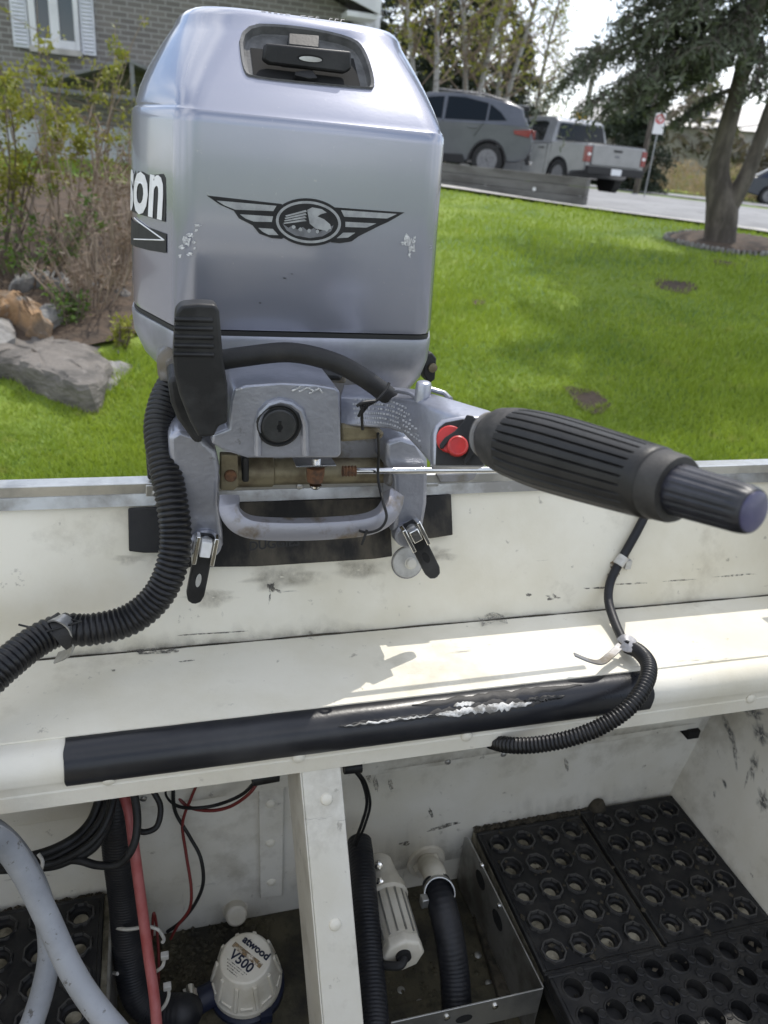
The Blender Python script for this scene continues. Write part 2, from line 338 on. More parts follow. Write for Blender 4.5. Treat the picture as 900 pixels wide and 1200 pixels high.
def drape(name, poly, m, dz=.02, step=.6):
    """sheet over the terrain inside a polygon (x, y)"""
    bm = bmesh.new(); f = bm.faces.new([bm.verts.new((p[0], p[1], 0)) for p in poly]); bmesh.ops.triangulate(bm, faces=[f])
    for _ in range(6):
        es = [e for e in bm.edges if e.calc_length() > step]
        if not es: break
        bmesh.ops.subdivide_edges(bm, edges=es, cuts=1); bmesh.ops.triangulate(bm, faces=bm.faces[:])
    co = np.array([v.co[:] for v in bm.verts]); z = gz(co[:, 0], co[:, 1]) + .012 * np.sin(co[:, 0] * 3.1 + co[:, 1] * 1.7) * (np.hypot(co[:, 0], co[:, 1]) < 40)
    for v, zz in zip(bm.verts, z): v.co.z = zz + dz
    bmesh.ops.recalc_face_normals(bm, faces=bm.faces[:])
    me = bpy.data.meshes.new(name); bm.to_mesh(me); bm.free(); me.materials.append(MATS[m]); me.shade_smooth()
    o = link(name, me); o['kind'] = 'structure'; return o
E_A, E_B = Vector((4.2, 11.8)), Vector((7.3, 8.3)); e_d = (E_B - E_A).normalized(); e_n = Vector((-e_d.y, e_d.x))
def ed(a, b): q = E_A + e_d * a + e_n * b; return (q.x, q.y)
drape('driveway', [ed(-14, 0), ed(-4, 0), ed(2, 0), ed(8, 0), ed(20, 0), ed(20, 5), ed(11, 11.5), ed(4, 14.5), ed(-6, 15), ed(-14, 15)], 'asphalt', .03)
drape('added_gravel_pad', [(-9, -14), (9, -14), (9, 1.6), (3.2, 2.1), (-2.5, 2.1), (-9, 1.8)], 'gravel', .03, 1.2)  # unseen pad, added so motor and boat reflect grey instead of lawn
drape('added_gravel_side', [(-9, 2.0), (-2.4, 2.3), (-1.0, 2.5), (-1.15, 3.4), (-1.7, 4.3), (-4, 7.5), (-9, 9)], 'gravel', .024, .8)  # unseen strip, added to keep lawn green out of the cowl's flank
drape('concrete_edging', [ed(-14, -.28), ed(20, -.28), ed(20, .0), ed(-14, .0)], 'concrete', .045)
drape('road', [ed(-40, 19.5), ed(6, 18.5), ed(22, 6), ed(60, 6), ed(60, 22), ed(22, 25), ed(-40, 27)], 'asphalt', .03, 1.5)
drape('road_shoulder', [ed(4, 15.2), ed(12, 11.8), ed(20.5, 5.6), ed(21.3, 6.2), ed(6, 18.2)], 'concrete', .02, 1.)

# ------------------------------------------------------------------ boat
boat = thing('aluminum_boat', 'cream painted aluminium boat with open stern bench and flat transom', 'boat', (.175, -.4, -1.25))
def bar(name, prof, x0, x1, m, parent=boat, bevel=0, n=1, smooth=30):
    g = G(); rings = [[Vector((x0 + (x1 - x0) * i / n, y, z)) for y, z in prof] for i in range(n + 1)]; g.loft(rings)
    return part(name, g, m, parent, bevel, smooth=smooth)
bar('transom', [(.850, -.62), (.850, -.59), (.920, -.400), (.931, -.400), (.868, -.60), (.86, -1.25), (.857, -.62)], -.66, 1.0, 'cream')
cap = bar('transom_cap', [(.9135, -.408), (.913, -.3855), (.937, -.3855), (.939, -.438), (.935, -.438), (.933, -.398), (.917, -.400), (.9175, -.408)], -.67, 1.02, 'aluminium', bevel=.0015)
cap2 = bar('cap_flange', [(.9080, -.414), (.9125, -.400), (.9165, -.400), (.9125, -.414)], -.67, 1.02, 'dull_aluminium')
# bench: flat sheet, rolled front edge, riveted apron
bar('shelf', [(.848, -.5885), (.703, -.588), (.7022, -.5895), (.703, -.591), (.850, -.5915)], -.62, .985, 'cream', smooth=20)
prof = [(.72, -.5905), (.695, -.5900)] + [(.695 - .025 * math.sin(a), -.615 + .025 * math.cos(a)) for a in [i * math.pi / 16 for i in range(1, 9)]] + [(.6703, -.6215), (.6745, -.6230), (.6748, -.636), (.6738, -.638), (.6735, -.657), (.6765, -.6595), (.69, -.6600), (.69, -.6575), (.678, -.657), (.677, -.625), (.72, -.600)]
bar('bench_edge', prof, -.62, .985, 'cream_lip', smooth=25)
bar('bulkhead', [(.850, -1.25), (.850, -.600), (.856, -.600), (.856, -1.25)], -.60, .99, 'cream_worn')
bar('stiffener_strip', [(.8335, -.838), (.8360, -.600), (.8495, -.600), (.8495, -.838)], -.55, .868, 'cream_worn', bevel=.001)
riv = dome_mesh('rivet', .0075, .0035, 'cream_lip'); riv_s = dome_mesh('rivet_small', .005, .0025, 'dull_aluminium')
spots('rivet', riv, [PY(x, y, .6733) for x, y in ((127, 914), (350, 888), (547, 863), (880, 819), (-60, 935), (705, 842))], boat, (0, -1, 0))
spots('rivet', riv_s, [PY(x, y, .8335) for x, y in ((525, 893), (590, 884), (168, 936))], boat, (0, -1, 0))
# hull sides (flared), keel decks and bilge
def side(sign):
    p = [(.865, -1.25), (.867, -1.01), (.903, -.84), (.985, -.59), (1.035, -.37)]
    g = G(); f = lambda x: x if sign > 0 else .35 - x
    inn = [(f(x), z) for x, z in p]; outp = [(f(x + .012), z) for x, z in p[::-1]]
    g.loft([[Vector((x, y, z)) for x, z in inn + outp] for y in (-3.3, -1.3, -.4, .4, .86)]); part('hull_side', g, 'cream_worn', boat)
    g = G(); g.tube([Vector((f(1.04), y, -.372)) for y in (-3.3, .3, .9)], .02, 12); part('gunwale', g, 'aluminium', boat); g = G(); g.box2((min(f(.965), f(1.04)), -3.3, -.372), (max(f(.965), f(1.04)), .9, -.366)); part('added_shade_flange', g, 'aluminium', boat, .001)  # flat flange is added out of view to shade the front mat
side(1); side(-1)
g = G(); g.box2((.4835, .585, -1.03), (.875, .849, -1.0105)); part('deck', g, 'under_mat', boat)
g = G(); g.box2((.4835, -3.3, -1.03), (.875, .5848, -1.0112)); part('deck', g, 'mat_rubber', boat)
g = G(); g.box2((-.52, -3.3, -1.03), (-.092, .849, -1.0105)); part('deck', g, 'under_mat', boat)
g = G(); g.box2((-.0905, -3.3, -1.12), (-.086, .848, -.995)); part('deck_riser', g, 'dull_aluminium', boat, .0008)
g = G(); g.box2((-.52, -3.3, -1.14), (.875, .849, -1.12)); part('bilge_floor', g, 'bilge', boat)
g = G(); g.box2((-.5, -3.3, -1.25), (.86, .856, -1.16)); part('hull_bottom', g, 'dull_aluminium', boat, .02)
g = G(); g.box2((.19, .62, -1.1205), (.47, .66, -1.1165)); part('seam_batten', g, 'bilge', boat, .001)
spots('rivet', dome_mesh('rivet_floor', .006, .0025, 'dull_aluminium'), [PZ(x, y, -1.12) for x, y in ((560, 1119), (573, 1152), (492, 1175), (470, 1160), (585, 1135))], boat, (0, 0, 1))
g = G(); g.box2((-.62, -1.75, -.70), (.975, -1.35, -.66)); part('added_middle_seat', g, 'cream', boat, .01)  # unseen seat, added to bounce cream light onto the motor
g = G(); g.box2((-.66, -3.3, -.62), (1.02, -2.4, -.58)); part('added_bow_deck', g, 'cream', boat, .01)  # unseen deck, added for its cream reflection in the cowling
g = G(); g.tube([Vector((x, .8485, -.5885 + .0006 * math.sin(x * 41) )) for x in [-.6 + .02 * i for i in range(80)]], [.0012 + .0011 * abs(mnoise.noise(Vector((i * .31, 2, 0)))) for i in range(80)], 6); part('seam_sealant', g, 'muck', boat, smooth=60)
# slanting knee brace under the bench: a channel with rivets
A, B = Vector((.170, .684, -.640)), Vector((.190, .425, -1.117)); t = (B - A).normalized(); xx = Vector((1, 0, 0)); nn = xx.cross(t).normalized()
if nn.y > 0: nn = -nn
g = G(); sec = [(-.0235, 0), (.0235, 0), (.0235, -.05), (.0205, -.05), (.0205, -.003), (-.0205, -.003), (-.0205, -.05), (-.0235, -.05)]
g.loft([[q + xx * a + nn * b for a, b in sec] for q in (A, B)]); brace = part('knee_brace', g, 'cream_worn', boat, .0015)
g = G(); g.loft([[q + xx * a + nn * b for a, b in ((-.0255, .0003), (-.0238, .0003), (-.0238, -.11), (-.0255, -.11))] for q in (A, B)]); part('brace_web', g, 'cream_worn', brace, .0005)
spots('rivet', riv, [A + t * s + nn * .0002 + xx * dx for s, dx in ((.055, .003), (.20, .0), (.38, .002))], boat, nn)
# small riveted angle on the bulkhead
g = G(); g.prism([PY(x, y, .842) for x, y in ((303, 905), (333, 902), (331, 1050), (305, 1053))], (0, .0075, 0)); part('angle_bracket', g, 'cream_worn', boat, .001)
spots('rivet', riv, [PY(x, y, .8418) for x, y in ((317, 942), (317, 988), (318, 1034))], boat, (0, -1, 0))
# drain plug, washer bolt
g = G(); g.lathe(PY(275, 1064, .85), (0.02, -.9, .42), [(-.004, .020), (.003, .020), (.005, .0165), (.026, .0160), (.029, .013), (.0295, .001)], 24); part('drain_plug', g, 'pump_white', boat)
nt_ = Vector((0, -.19, .07)).normalized()
_r = ray(477, 659); wb = _r * (Vector((0, .85, -.59)).dot(nt_) / _r.dot(nt_))
g = G(); g.lathe(wb + nt_ * .0, nt_, [(-.003, .0215), (.0018, .0215), (.003, .0205), (.0032, .001)], 32); wsh = part('bolt_washer', g, 'washer_metal', boat); g = G(); g.lathe(wb, nt_, [(-.003, .0230), (.0004, .0230), (.0005, .02)], 32); part('washer_gap', g, 'bracket_dirty', wsh)
g = G(); g.lathe(wb + Vector((.004, 0, -.001)), nt_, [(.002, .0085), (.0045, .0085), (.005, .0072), (.0095, .0070), (.0105, .0055), (.0106, .001)], 14); part('bolt_head', g, 'cream_worn', wsh)
# scuffs, drips and stains with their own outlines
def decal(name, pix, O, N, m, parent, off=.0006):
    O, N = Vector(O), Vector(N).normalized(); ring = []
    for x, y in pix:
        r = ray(x, y); ring.append(r * (O.dot(N) / r.dot(N)) + N * off)
    g = G(); g.prism(ring, -N * off * .6); return part(name, g, m, parent, smooth=0)
T_O, T_N = Vector((0, .85, -.59)), nt_
for (x, y, r, sx, sy, ro) in ((318, 688, 4.5, 1, 1.3, .2), (325, 692, 3, 1.6, .5, .5), (316, 700, 2.2, .5, 2.5, .1), (430, 742, 3, 3, .4, -.1), (620, 697, 4, 1, .5, 0), (648, 700, 6, 1.1, .6, 0)):
    decal('scuff_mark', blob(x, y, r, 16, .5, sx, sy, ro), T_O, T_N, 'stain', boat)
for (x, y, r, sx, sy, ro) in ((700, 689, 9, 1.6, .1, -.03), (735, 684, 8, 2.4, .09, -.05), (862, 674, 11, 2.0, .1, -.08), (795, 680, 9, 2.2, .07, -.06), (250, 742, 14, 2.5, .05, -.06)):
    decal('scratch', blob(x, y, r, 16, .4, sx, sy, ro), T_O, T_N, 'stain', boat)
for (x, y, r, sx, sy, ro) in ((720, 668, 6, .9, 1.3, .1), (735, 661, 4, .7, 1.6, .3), (714, 676, 3, 1, 1, 0)):
    decal('rust_mark', blob(x, y, r, 16, .55, sx, sy, ro), T_O, T_N, 'rust_stain', boat)
W_N = Vector((-1, 0, -.2)).normalized(); W_O = Vector((.867, .7, -1.01))
for (x, y, r, sx, sy, ro) in ((180, 762, 18, 1.8, .2, -.03), (218, 775, 3, 2.5, .25, -.1), (132, 786, 2, 2.0, .5, -.03)):
    decal('scuff_mark', blob(x, y, r, 16, .4, sx, sy, ro), (0, .8, -.588), (0, 0, 1), 'stain', boat, .0008)
for (x, y, r, sx, sy, ro) in ((505, 952, 4, .5, 1.4, -.3), (520, 968, 10, 1.6, .18, -.25), (474, 988, 3, 1.6, .7, -.2), (430, 905, 3, .7, 1.2, 0), (438, 912, 4, .5, 1.5, .1), (455, 913, 3, .6, 1.2, 0), (660, 890, 3, .3, 1.8, 0)):
    decal('scuff_mark', blob(x, y, r, 14, .5, sx, sy, ro), (0, .85, -1), (0, -1, 0), 'stain', boat, .0008 if y > 920 else .0172)
# grime gathered along the seams: thin films that thin out towards their edge
def film(name, rows, fades, closed, m, O, N, off):
    O, N = Vector(O), Vector(N).normalized(); g = G(); n = len(rows[0])
    for row in rows:
        for x, y in row: r = ray(x, y); g.v.append(tuple(r * (O.dot(N) / r.dot(N)) + N * off))
    for k in range(len(rows) - 1):
        for q in range(n if closed else n - 1): g.f.append((k * n + q, k * n + (q + 1) % n, (k + 1) * n + (q + 1) % n, (k + 1) * n + q))
    o = part(name, g, m, boat, smooth=0); at = o.data.attributes.new('fade', 'FLOAT', 'POINT'); at.data.foreach_set('value', [f_ for f_ in fades for _ in range(n)])
def band(name, x0, x1, y0, y1, h, O, N, off, n=60):
    a, b, c = [], [], []
    for i in range(n + 1):
        s_ = i / n; x = x0 + (x1 - x0) * s_; y = y0 + (y1 - y0) * s_; q = h * (.6 + .5 * mnoise.noise(Vector((x * .03, y, 7)))) * min(1, 6 * s_, 6 * (1 - s_)) + .5; a.append((x, y - q)); b.append((x, y - q * .45)); c.append((x, y + .4))
    film(name, [a, b, c], [0, .35, 1], False, 'grime', O, N, off)
def smear(name, px, py, r, sx, sy, ro, m, O, N, off):
    o_ = blob(px, py, r, 18, .3, sx, sy, ro); mid = [(px + (x - px) * .55, py + (y - py) * .55) for x, y in o_]; c = [(px + (x - px) * .05, py + (y - py) * .05) for x, y in o_]
    film(name, [o_, mid, c], [0, .8, 1], True, m, O, N, off)
BH = ((0, .85, -1), (0, -1, 0))
band('grime_band', 60, 460, 770, 736, 30, T_O, T_N, .0007); band('grime_band', 470, 900, 736, 703, 14, T_O, T_N, .0007); band('grime_band', 395, 545, 1033, 1003, 60, *BH, .0007); band('grime_band', 555, 790, 977, 938, 44, *BH, .0007); band('grime_band', -10, 130, 1080, 1060, 34, *BH, .0007); band('grime_band', 170, 340, 1112, 1075, 40, *BH, .0007); band('grime_band', 450, 815, 902, 847, 12, (0, .8335, -.838), (0, -1, 0), .0008)
for (x, y, r) in ((330, 676, 34), (420, 668, 24), (505, 650, 20), (152, 655, 14), (250, 700, 22)): smear('grime_patch', x, y, r, 1.5, .5, 0, 'grime', T_O, T_N, .0005)
for (x, y, r, sx, sy, ro) in ((856, 858, 9, .4, 2.4, -.35), (862, 880, 6, .35, 3.2, -.1), (884, 836, 10, 1.3, .6, .4), (893, 862, 10, .8, 1.5, -.4), (884, 897, 9, .55, 1.9, .15), (896, 940, 9, .8, 1.6, -.2), (838, 930, 3, .6, 1.6, .1), (850, 918, 4, .5, 1.4, -.4), (876, 912, 4, .4, 2.5, .2)): smear('scuff_mark', x, y, r * 1.15, sx, sy, ro, 'smudge', W_O, W_N, .0012)
# loose flake caught in the corner of the bench
g = G(); a = PZ(578, 726, -.586); g.loft([[a + Vector((x, dy, .002 + .007 * math.exp(-(x / .012) ** 2) - (.004 if dy < -.005 else 0))) for dy in (-.012, -.004, .006)] for x in (-.022, -.014, -.006, .002, .01, .018)], cap=False, closed=False)
part('peeling_flake', g, 'stain', boat)

# boat trailer that carries the hull
tr = thing('boat_trailer', 'grey steel boat trailer under the cream boat hull', 'trailer', (.175, -.2, -1.45))
for x in (-.25, .6): g = G(); g.box2((x - .05, -1.2, -1.31), (x + .05, .7, -1.251)); part('bunk', g, 'black_plastic', tr, .004)
g = G(); g.box2((-.75, .1, -1.38), (1.1, .17, -1.312)); part('crossbar', g, 'dull_aluminium', tr, .004)
for x in (-.85, 1.2): g = G(); g.lathe((x - .07, .135, -1.26), (1, 0, 0), [(0, .1), (0, .17), (.02, .19), (.12, .19), (.14, .17), (.14, .1)], 28); part('wheel', g, 'black_rubber', tr)

# ------------------------------------------------------------------ outboard motor
motor = thing('outboard_motor', 'silver blue outboard motor with winged oval emblem and black tiller grip', 'outboard motor', (.175, .95, -.60))
def roundpoly(pts, cuts, seg=6):
    o = []; n = len(pts)
    for i in range(n):
        p, a, b = Vector(pts[i]), Vector(pts[i - 1]), Vector(pts[(i + 1) % n]); c = cuts[i]
        s = p + (a - p).normalized() * min(c, (a - p).length * .48); e = p + (b - p).normalized() * min(c, (b - p).length * .48)
        for k in range(seg + 1):
            t_ = k / seg; o.append(s * (1 - t_) ** 2 + p * (2 * t_ * (1 - t_)) + e * t_ * t_)
    return o
BELT = [(.028, .885), (.328, .885), (.376, 1.03), (.357, 1.28), (.28, 1.36), (.07, 1.36), (-.007, 1.28), (-.026, 1.03)]
TOP = [(.072, 1.004), (.288, 1.004), (.318, 1.08), (.305, 1.25), (.26, 1.31), (.10, 1.31), (.055, 1.25), (.038, 1.08)]
CUT = [.022, .022, .04, .05, .05, .05, .05, .04]
KX = lambda z: 1 - .070 * min(1, max(0, (z + .19) / .22))
def ring(z, t_, grow=0., cutk=1.):
    pts = []
    for (a, b) in zip(BELT, TOP):
        x = a[0] + (b[0] - a[0]) * (t_ ** 1.55 if 0 < t_ < 1 else t_); x = .175 + (x - .175) * KX(z); y = a[1] + (b[1] - a[1]) * t_
        cx, cy = .175, 1.12; L_ = math.hypot(x - cx, y - cy); pts.append((x + (x - cx) / L_ * grow, y + (y - cy) / L_ * grow, z))
    return roundpoly(pts, [c * cutk for c in CUT])
ZC, ZT = .030, .138
rings = [ring(-.192, 0, -.010), ring(-.190, 0, -.004), ring(-.184, 0, -.002), ring(-.06, 0, 0), ring(.018, 0, .002), ring(ZC - .004, 0, .0015), ring(ZC, 0, -.0005), ring(ZC + .0025, 0, -.004)]
for t_ in (.03, .2, .4, .6, .72, .82): rings.append(ring(ZC + (ZT - ZC) * (t_ + .02), t_, -.003, 1 + t_ * 1.5))
for a in (.25, .5, .75, 1.): rings.append(ring(ZC + (ZT - ZC) * (.84 + .16 * math.sin(a * math.pi / 2)), .82 + .22 * a ** 1.3, -.003, 2.6))
rings.append(ring(ZT + .004, 1.25, -.01, 3)); rings.append(ring(ZT + .0055, 1.6, -.04, 3))
g = G(); g.loft(rings); cowl = part('cowling', g, 'cowl', motor, smooth=24)
# slope plane of the cowl's upper front panel
S_a = Vector((.18, BELT[0][1] + (TOP[0][1] - BELT[0][1]) * .2, ZC + (ZT - ZC) * .22)); S_b = Vector((.18, BELT[0][1] + (TOP[0][1] - BELT[0][1]) * .72, ZC + (ZT - ZC) * .74))
_l = rings[9][3]; S_a.y = min(v.y for v in rings[9]); S_a.z = rings[9][0].z; S_b.y = min(v.y for v in rings[12]); S_b.z = rings[12][0].z
s_up = (S_b - S_a).normalized(); s_n = Vector((1, 0, 0)).cross(s_up).normalized()
if s_n.y > 0: s_n = -s_n
def on(px, py, O, N, off=0.): r = ray(px, py); return r * ((O.dot(N) + off) / r.dot(N))
def onS(px, py, off=0.): return on(px, py, S_a, s_n, 0.) + s_n * off
rec = chaikin([(x, y, 0) for x, y in ((279, 29), (345, 31), (412, 44), (429, 60), (441, 104), (428, 104), (296, 92), (284, 84))], 2)
rec = [(p.x, p.y) for p in rec]; cxm = sum(p[0] for p in rec) / len(rec); cym = sum(p[1] for p in rec) / len(rec)
cut = G(); cut.prism([onS(x, y, 0.) + s_n * .03 for x, y in rec], -s_n * .052); co = link('cutter', mesh_of('cutter', cut, 'latch_bed', 0))
bo = cowl.modifiers.new('b', 'BOOLEAN'); bo.object = co; bo.operation = 'DIFFERENCE'; bo.solver = 'EXACT'
bpy.context.view_layer.update(); dg = bpy.context.evaluated_depsgraph_get(); me2 = bpy.data.meshes.new_from_object(cowl.evaluated_get(dg)); cowl.modifiers.clear(); cowl.data = me2
me2.materials.clear(); me2.materials.append(MATS['cowl'])
for p in me2.polygons: p.material_index = 0
me2.shade_smooth(); me2.set_sharp_from_angle(angle=math.radians(24)); bpy.data.objects.remove(co)
def shr(k, dy=0): return [(cxm + (x - cxm) * k, cym + (y - cym) * k + dy) for x, y in rec]
latch = G(); ra = [onS(x, y, .0022) for x, y in rec]; rb = [onS(x, y, .0008) for x, y in shr(.955)]; rc = [onS(x, y, -.0075) for x, y in shr(.93)]; rd = [onS(x, y, -.0085) for x, y in shr(.90)]
re_ = [onS(x, y, -.0010) for x, y in shr(1.015)]
latch.loft([re_, ra, rb, rc, rd], cap=False); latch.add(rd, [tuple(range(len(rd)))]); lb = part('latch_recess', latch, 'latch_bed', cowl, smooth=40)
g = G(); g.prism([onS(x, y, -.0078) for x, y in ((294, 48), (416, 61), (425, 97), (412, 97), (298, 82))], -s_n * .0005); part('latch_well', g, 'dark_hole', lb)
_hy = onS(360, 72).y - .012; g = G(); g.prism([PY(x, y, _hy) for x, y in ((311, 50), (412, 60), (412, 81), (405, 86), (316, 75), (308, 70))], (0, .014, 0)); lh = part('latch_handle', g, 'black_plastic', lb, .0025)
g = G(); g.prism([onS(x, y, .002) for x, y in ((338, 40), (374, 43), (374, 58), (337, 54))], -s_n * .010); part('latch_tab', g, 'black_plastic', lb, .0015)
g = G(); g.prism([PY(x, y, _hy - .0004) for x, y in blob(363.5, 68.5, 1, 20, 0, 15.5, 4.6, .1)], (0, .001, 0)); sl_ = part('latch_slot', g, 'dark_hole', lh)
g = G(); g.prism([PY(x, y, _hy - .0008) for x, y in blob(364, 69.3, 1, 20, 0, 13.5, 3.2, .1)], (0, .001, 0)); part('slot_pin', g, 'dull_aluminium', lh)
g = G(); g.prism([onS(x, y, .0005) for x, y in ((345, 84), (366, 82), (372, 91), (362, 92), (346, 88))], -s_n * .006); part('latch_tongue', g, 'black_plastic', lb, .001)
# engraved lettering band high on the panel: too worn to read
g = G()
for row, (y0, x0, x1) in enumerate(((13, 304, 398), (22, 300, 410))):
    x = x0
    while x < x1:
        w_ = random.uniform(4, 8); sl2 = (x - 300) * .10
        if random.random() < .85:
            for (a, b) in (((x + 2, y0 + sl2), (x + w_, y0 + sl2 + .4)), ((x, y0 + sl2 + 6), (x + w_ - 2, y0 + sl2 + 6.4)), ((x + 2, y0 + sl2), (x, y0 + sl2 + 6))):
                g.prism([onS(a[0], a[1], .0004), onS(b[0], b[1], .0004), onS(b[0] + .7, b[1] + .7, .0004), onS(a[0] + .7, a[1] + .7, .0004)], -s_n * .0003)
        x += w_ + 1.5
part('worn_lettering', g, 'decal_grey', cowl, smooth=0)
# winged emblem on the front face
FY = min(v.y for v in rings[3]) - .0004; F_O, F_N = Vector((0, FY, 0)), Vector((0, -1, 0))
def emb(name, pix, m, lvl, parent):
    g = G(); g.prism([PY(x, y, FY - .0003 - .0003 * lvl) for x, y in pix], (0, .0005 + .0003 * lvl, 0)); return part(name, g, m, parent, smooth=0)
eo = emb('emblem', [(242, 229), (330, 239), (336, 250), (336, 277), (330, 280), (318, 279), (304, 274), (296, 264), (280, 256), (274, 247), (258, 240)], 'decal_black', 0, cowl)
emb('emblem_wing', [(392, 243), (474, 249), (455, 260), (446, 264), (432, 271), (420, 277), (412, 283), (398, 285), (388, 284)], 'decal_black', 0, eo)
for f_ in ([(252, 233.5), (326, 241), (322, 248.5), (275, 246.5), (262, 240.5)], [(280, 250), (321, 253), (319.5, 261), (297, 260.5), (287, 256)], [(302, 266), (320, 267.5), (327, 276.5), (315, 276), (308, 272)],
           [(398, 245), (467, 250.5), (455, 257), (402, 254.5)], [(404, 259), (442, 261.5), (430, 267.5), (404, 266.5)], [(402, 272), (417, 272), (408, 279), (394, 280)]):
    _c = [sum(p[i] for p in f_) / len(f_) for i in (0, 1)]; emb('feather', [(_c[0] + (x - _c[0]) * .95, _c[1] + (y - _c[1]) * .82) for x, y in f_], 'decal_silver', 1, eo)
def ell(rx, ry, n=48): return blob(361.5, 260.3, 1, n, 0, rx, ry, .09)
emb('emblem_oval', ell(41.5, 27.8), 'decal_black', 1.6, eo); emb('emblem_ring', ell(38.2, 24.6), 'decal_silver', 2.2, eo); emb('emblem_field', ell(35, 21.6), 'decal_black', 2.8, eo)
emb('emblem_figure', [(360, 246), (366, 243), (377, 245), (383, 249), (376, 251), (372, 253.5), (380, 257), (387, 263), (388, 268), (380, 270), (370, 268), (363, 262)], 'decal_silver', 3.4, eo)
for k in range(4): emb('wing_bar', [(358.5 - k * .6, 246 + k * 3.6), (359.5, 248.2 + k * 3.6), (336 - k * 1.2, 254 + k * 2.8), (334 - k * .5, 252.6 + k * 2.8)], 'decal_silver', 3.4, eo)
emb('wave_band', [(331, 262), (338, 267), (343, 264), (348, 269), (355, 266), (361, 271), (368, 267), (374, 272), (381, 268), (391, 264), (388, 271), (378, 277), (363, 279), (346, 276), (336, 270)], 'decal_grey', 3.2, eo)
for (x, y) in ((344, 266), (352, 269), (362, 270.5), (372, 271), (383, 269)): emb('wave_crest', blob(x, y, 2.3, 8, .2), 'decal_silver', 3.7, eo)
# lettering down the left flank
LA, LB_ = Vector((BELT[0][0], BELT[0][1], 0)), Vector((BELT[7][0], BELT[7][1], 0)); lu = (LA - LB_).normalized(); ln = Vector((-lu.y, lu.x, 0)).normalized()
if ln.x > 0: ln = -ln
def onL(px, py, off=0.): return on(px, py, LA, ln, off)
# the lettering stands on the flat between the corner roundings, ends by the front corner
e1 = onL(187, 225, .0008); side_v = Vector((0, 0, 1))
def flank(name, pts, m, off):
    g = G(); g.prism([LA + lu * (a - .0) + Vector((0, 0, b)) + ln * off for a, b in pts], -ln * .0006); return part(name, g, m, cowl, smooth=0)
ea = (e1 - LA).dot(lu); ez = e1.z
_rp = [Vector((v.x, v.y, 0)) for v in ([rings[3][0]] + rings[3][::-1])]
_cum = [0.]
for _a, _b in zip(_rp, _rp[1:]): _cum.append(_cum[-1] + (_b - _a).length)
_s0 = -(_rp[0] - LA).dot(lu)
def wrap(a, b, off):
    """a runs forward along the flank (0 = front corner), b is height: follows the cowl's skin"""
    s_ = -a - _s0
    for i in range(len(_rp) - 1):
        if s_ <= _cum[i + 1] or i > 40:
            d_ = (_rp[i + 1] - _rp[i]).normalized() if (_rp[i + 1] - _rp[i]).length > 1e-6 else -lu; n_ = Vector((-d_.y, d_.x, 0)); n_ = n_ if n_.dot(_rp[i] - Vector((.175, 1.12, 0))) > 0 else -n_
            q_ = _rp[i] + d_ * (s_ - _cum[i]); return Vector((.175 + (q_.x - .175) * KX(b) / KX(-.06), q_.y, b)) + n_ * off
def wstrip(name, top, bot, m, off, parent, n=24):
    """strip between two height profiles, each a list of (a, height)"""
    def ev(pr, a):
        for (a0, b0), (a1, b1) in zip(pr, pr[1:]):
            if a1 <= a <= a0: return b0 + (b1 - b0) * (a0 - a) / max(1e-9, a0 - a1)
        return pr[-1][1]
    A0, A1 = top[0][0], top[-1][0]; g = G(); vs = []
    for i in range(n + 1): a = A0 + (A1 - A0) * i / n; vs += [wrap(a, ev(top, a), off), wrap(a, ev(bot, a), off)]
    g.add(vs, [(2 * i, 2 * i + 1, 2 * i + 3, 2 * i + 2) for i in range(n)]); return part(name, g, m, parent, smooth=0)
fl = wstrip('flank_lettering', [(ea + .000, ez + .014), (ea - .006, ez + .0215), (ea - .30, ez + .0215)], [(ea + .000, ez - .030), (ea - .30, ez - .030)], 'decal_black', .0006, cowl)
g = G(); vs_, fs_ = text_geo('Johnson', .062, .0002, .10, .0016); mxx = max(v.x for v in vs_)
g.add([wrap(ea - .006 + (v.x - mxx) * 1.55, ez - .027 + v.y * 1.42, .0013 + v.z) for v in vs_], fs_); part('letters', g, 'decal_white', fl, smooth=0)
sw = wstrip('flank_swoosh', [(ea + .003, ez - .042), (ea - .30, ez - .038)], [(ea + .003, ez - .062), (ea - .05, ez - .066), (ea - .30, ez - .075)], 'decal_black', .0006, cowl)
g = G(); g.tube([wrap(a, b, .0010) for a, b in [(ea - .10 + .098 * i / 10, ez - .036 - .013 * i / 10) for i in range(11)] + [(ea - .002 - .098 * i / 10, ez - .049 - .011 * i / 10) for i in range(11)]], .0008, 6); part('pinstripe', g, 'decal_white', sw)
# chipped paint
for (x, y, r, sx, sy) in ((224, 276, 4, 1, .7), (219, 283, 5, .9, 1.2), (213, 290, 2.6, 1, 1), (227, 284, 2, 1, 1), (222, 298, 2.4, 1.4, .7), (232, 264, 2.2, 1.8, .6), (211, 300, 1.8, 1, 1), (228, 291, 1.8, 1, 1), (230, 270, 1.6, 1, 1)):
    emb('paint_chip', blob(x, y, r, 11, .5, sx, sy), 'chip_and_highlight', .3, cowl)
for (x, y, r, sx, sy) in ((477, 281, 3.6, 1, 1.5), (483, 289, 4, .8, 2), (472, 285, 2.2, 1, 1), (486, 280, 2, .7, 1.5), (480, 297, 2.4, .6, 2)):
    emb('paint_chip', blob(x, y, r, 11, .5, sx, sy), 'chip_and_highlight', .3, cowl)
for (x, y, r) in ((342, 321, .8), (334, 326, 1.0), (305, 355, .9), (367, 187, 1.2), (405, 168, 1.), (437, 155, 1.), (313, 150, .9)):
    emb('paint_nick', blob(x, y, r, 7, .4, 1.6, .6), 'decal_black', .2, cowl)
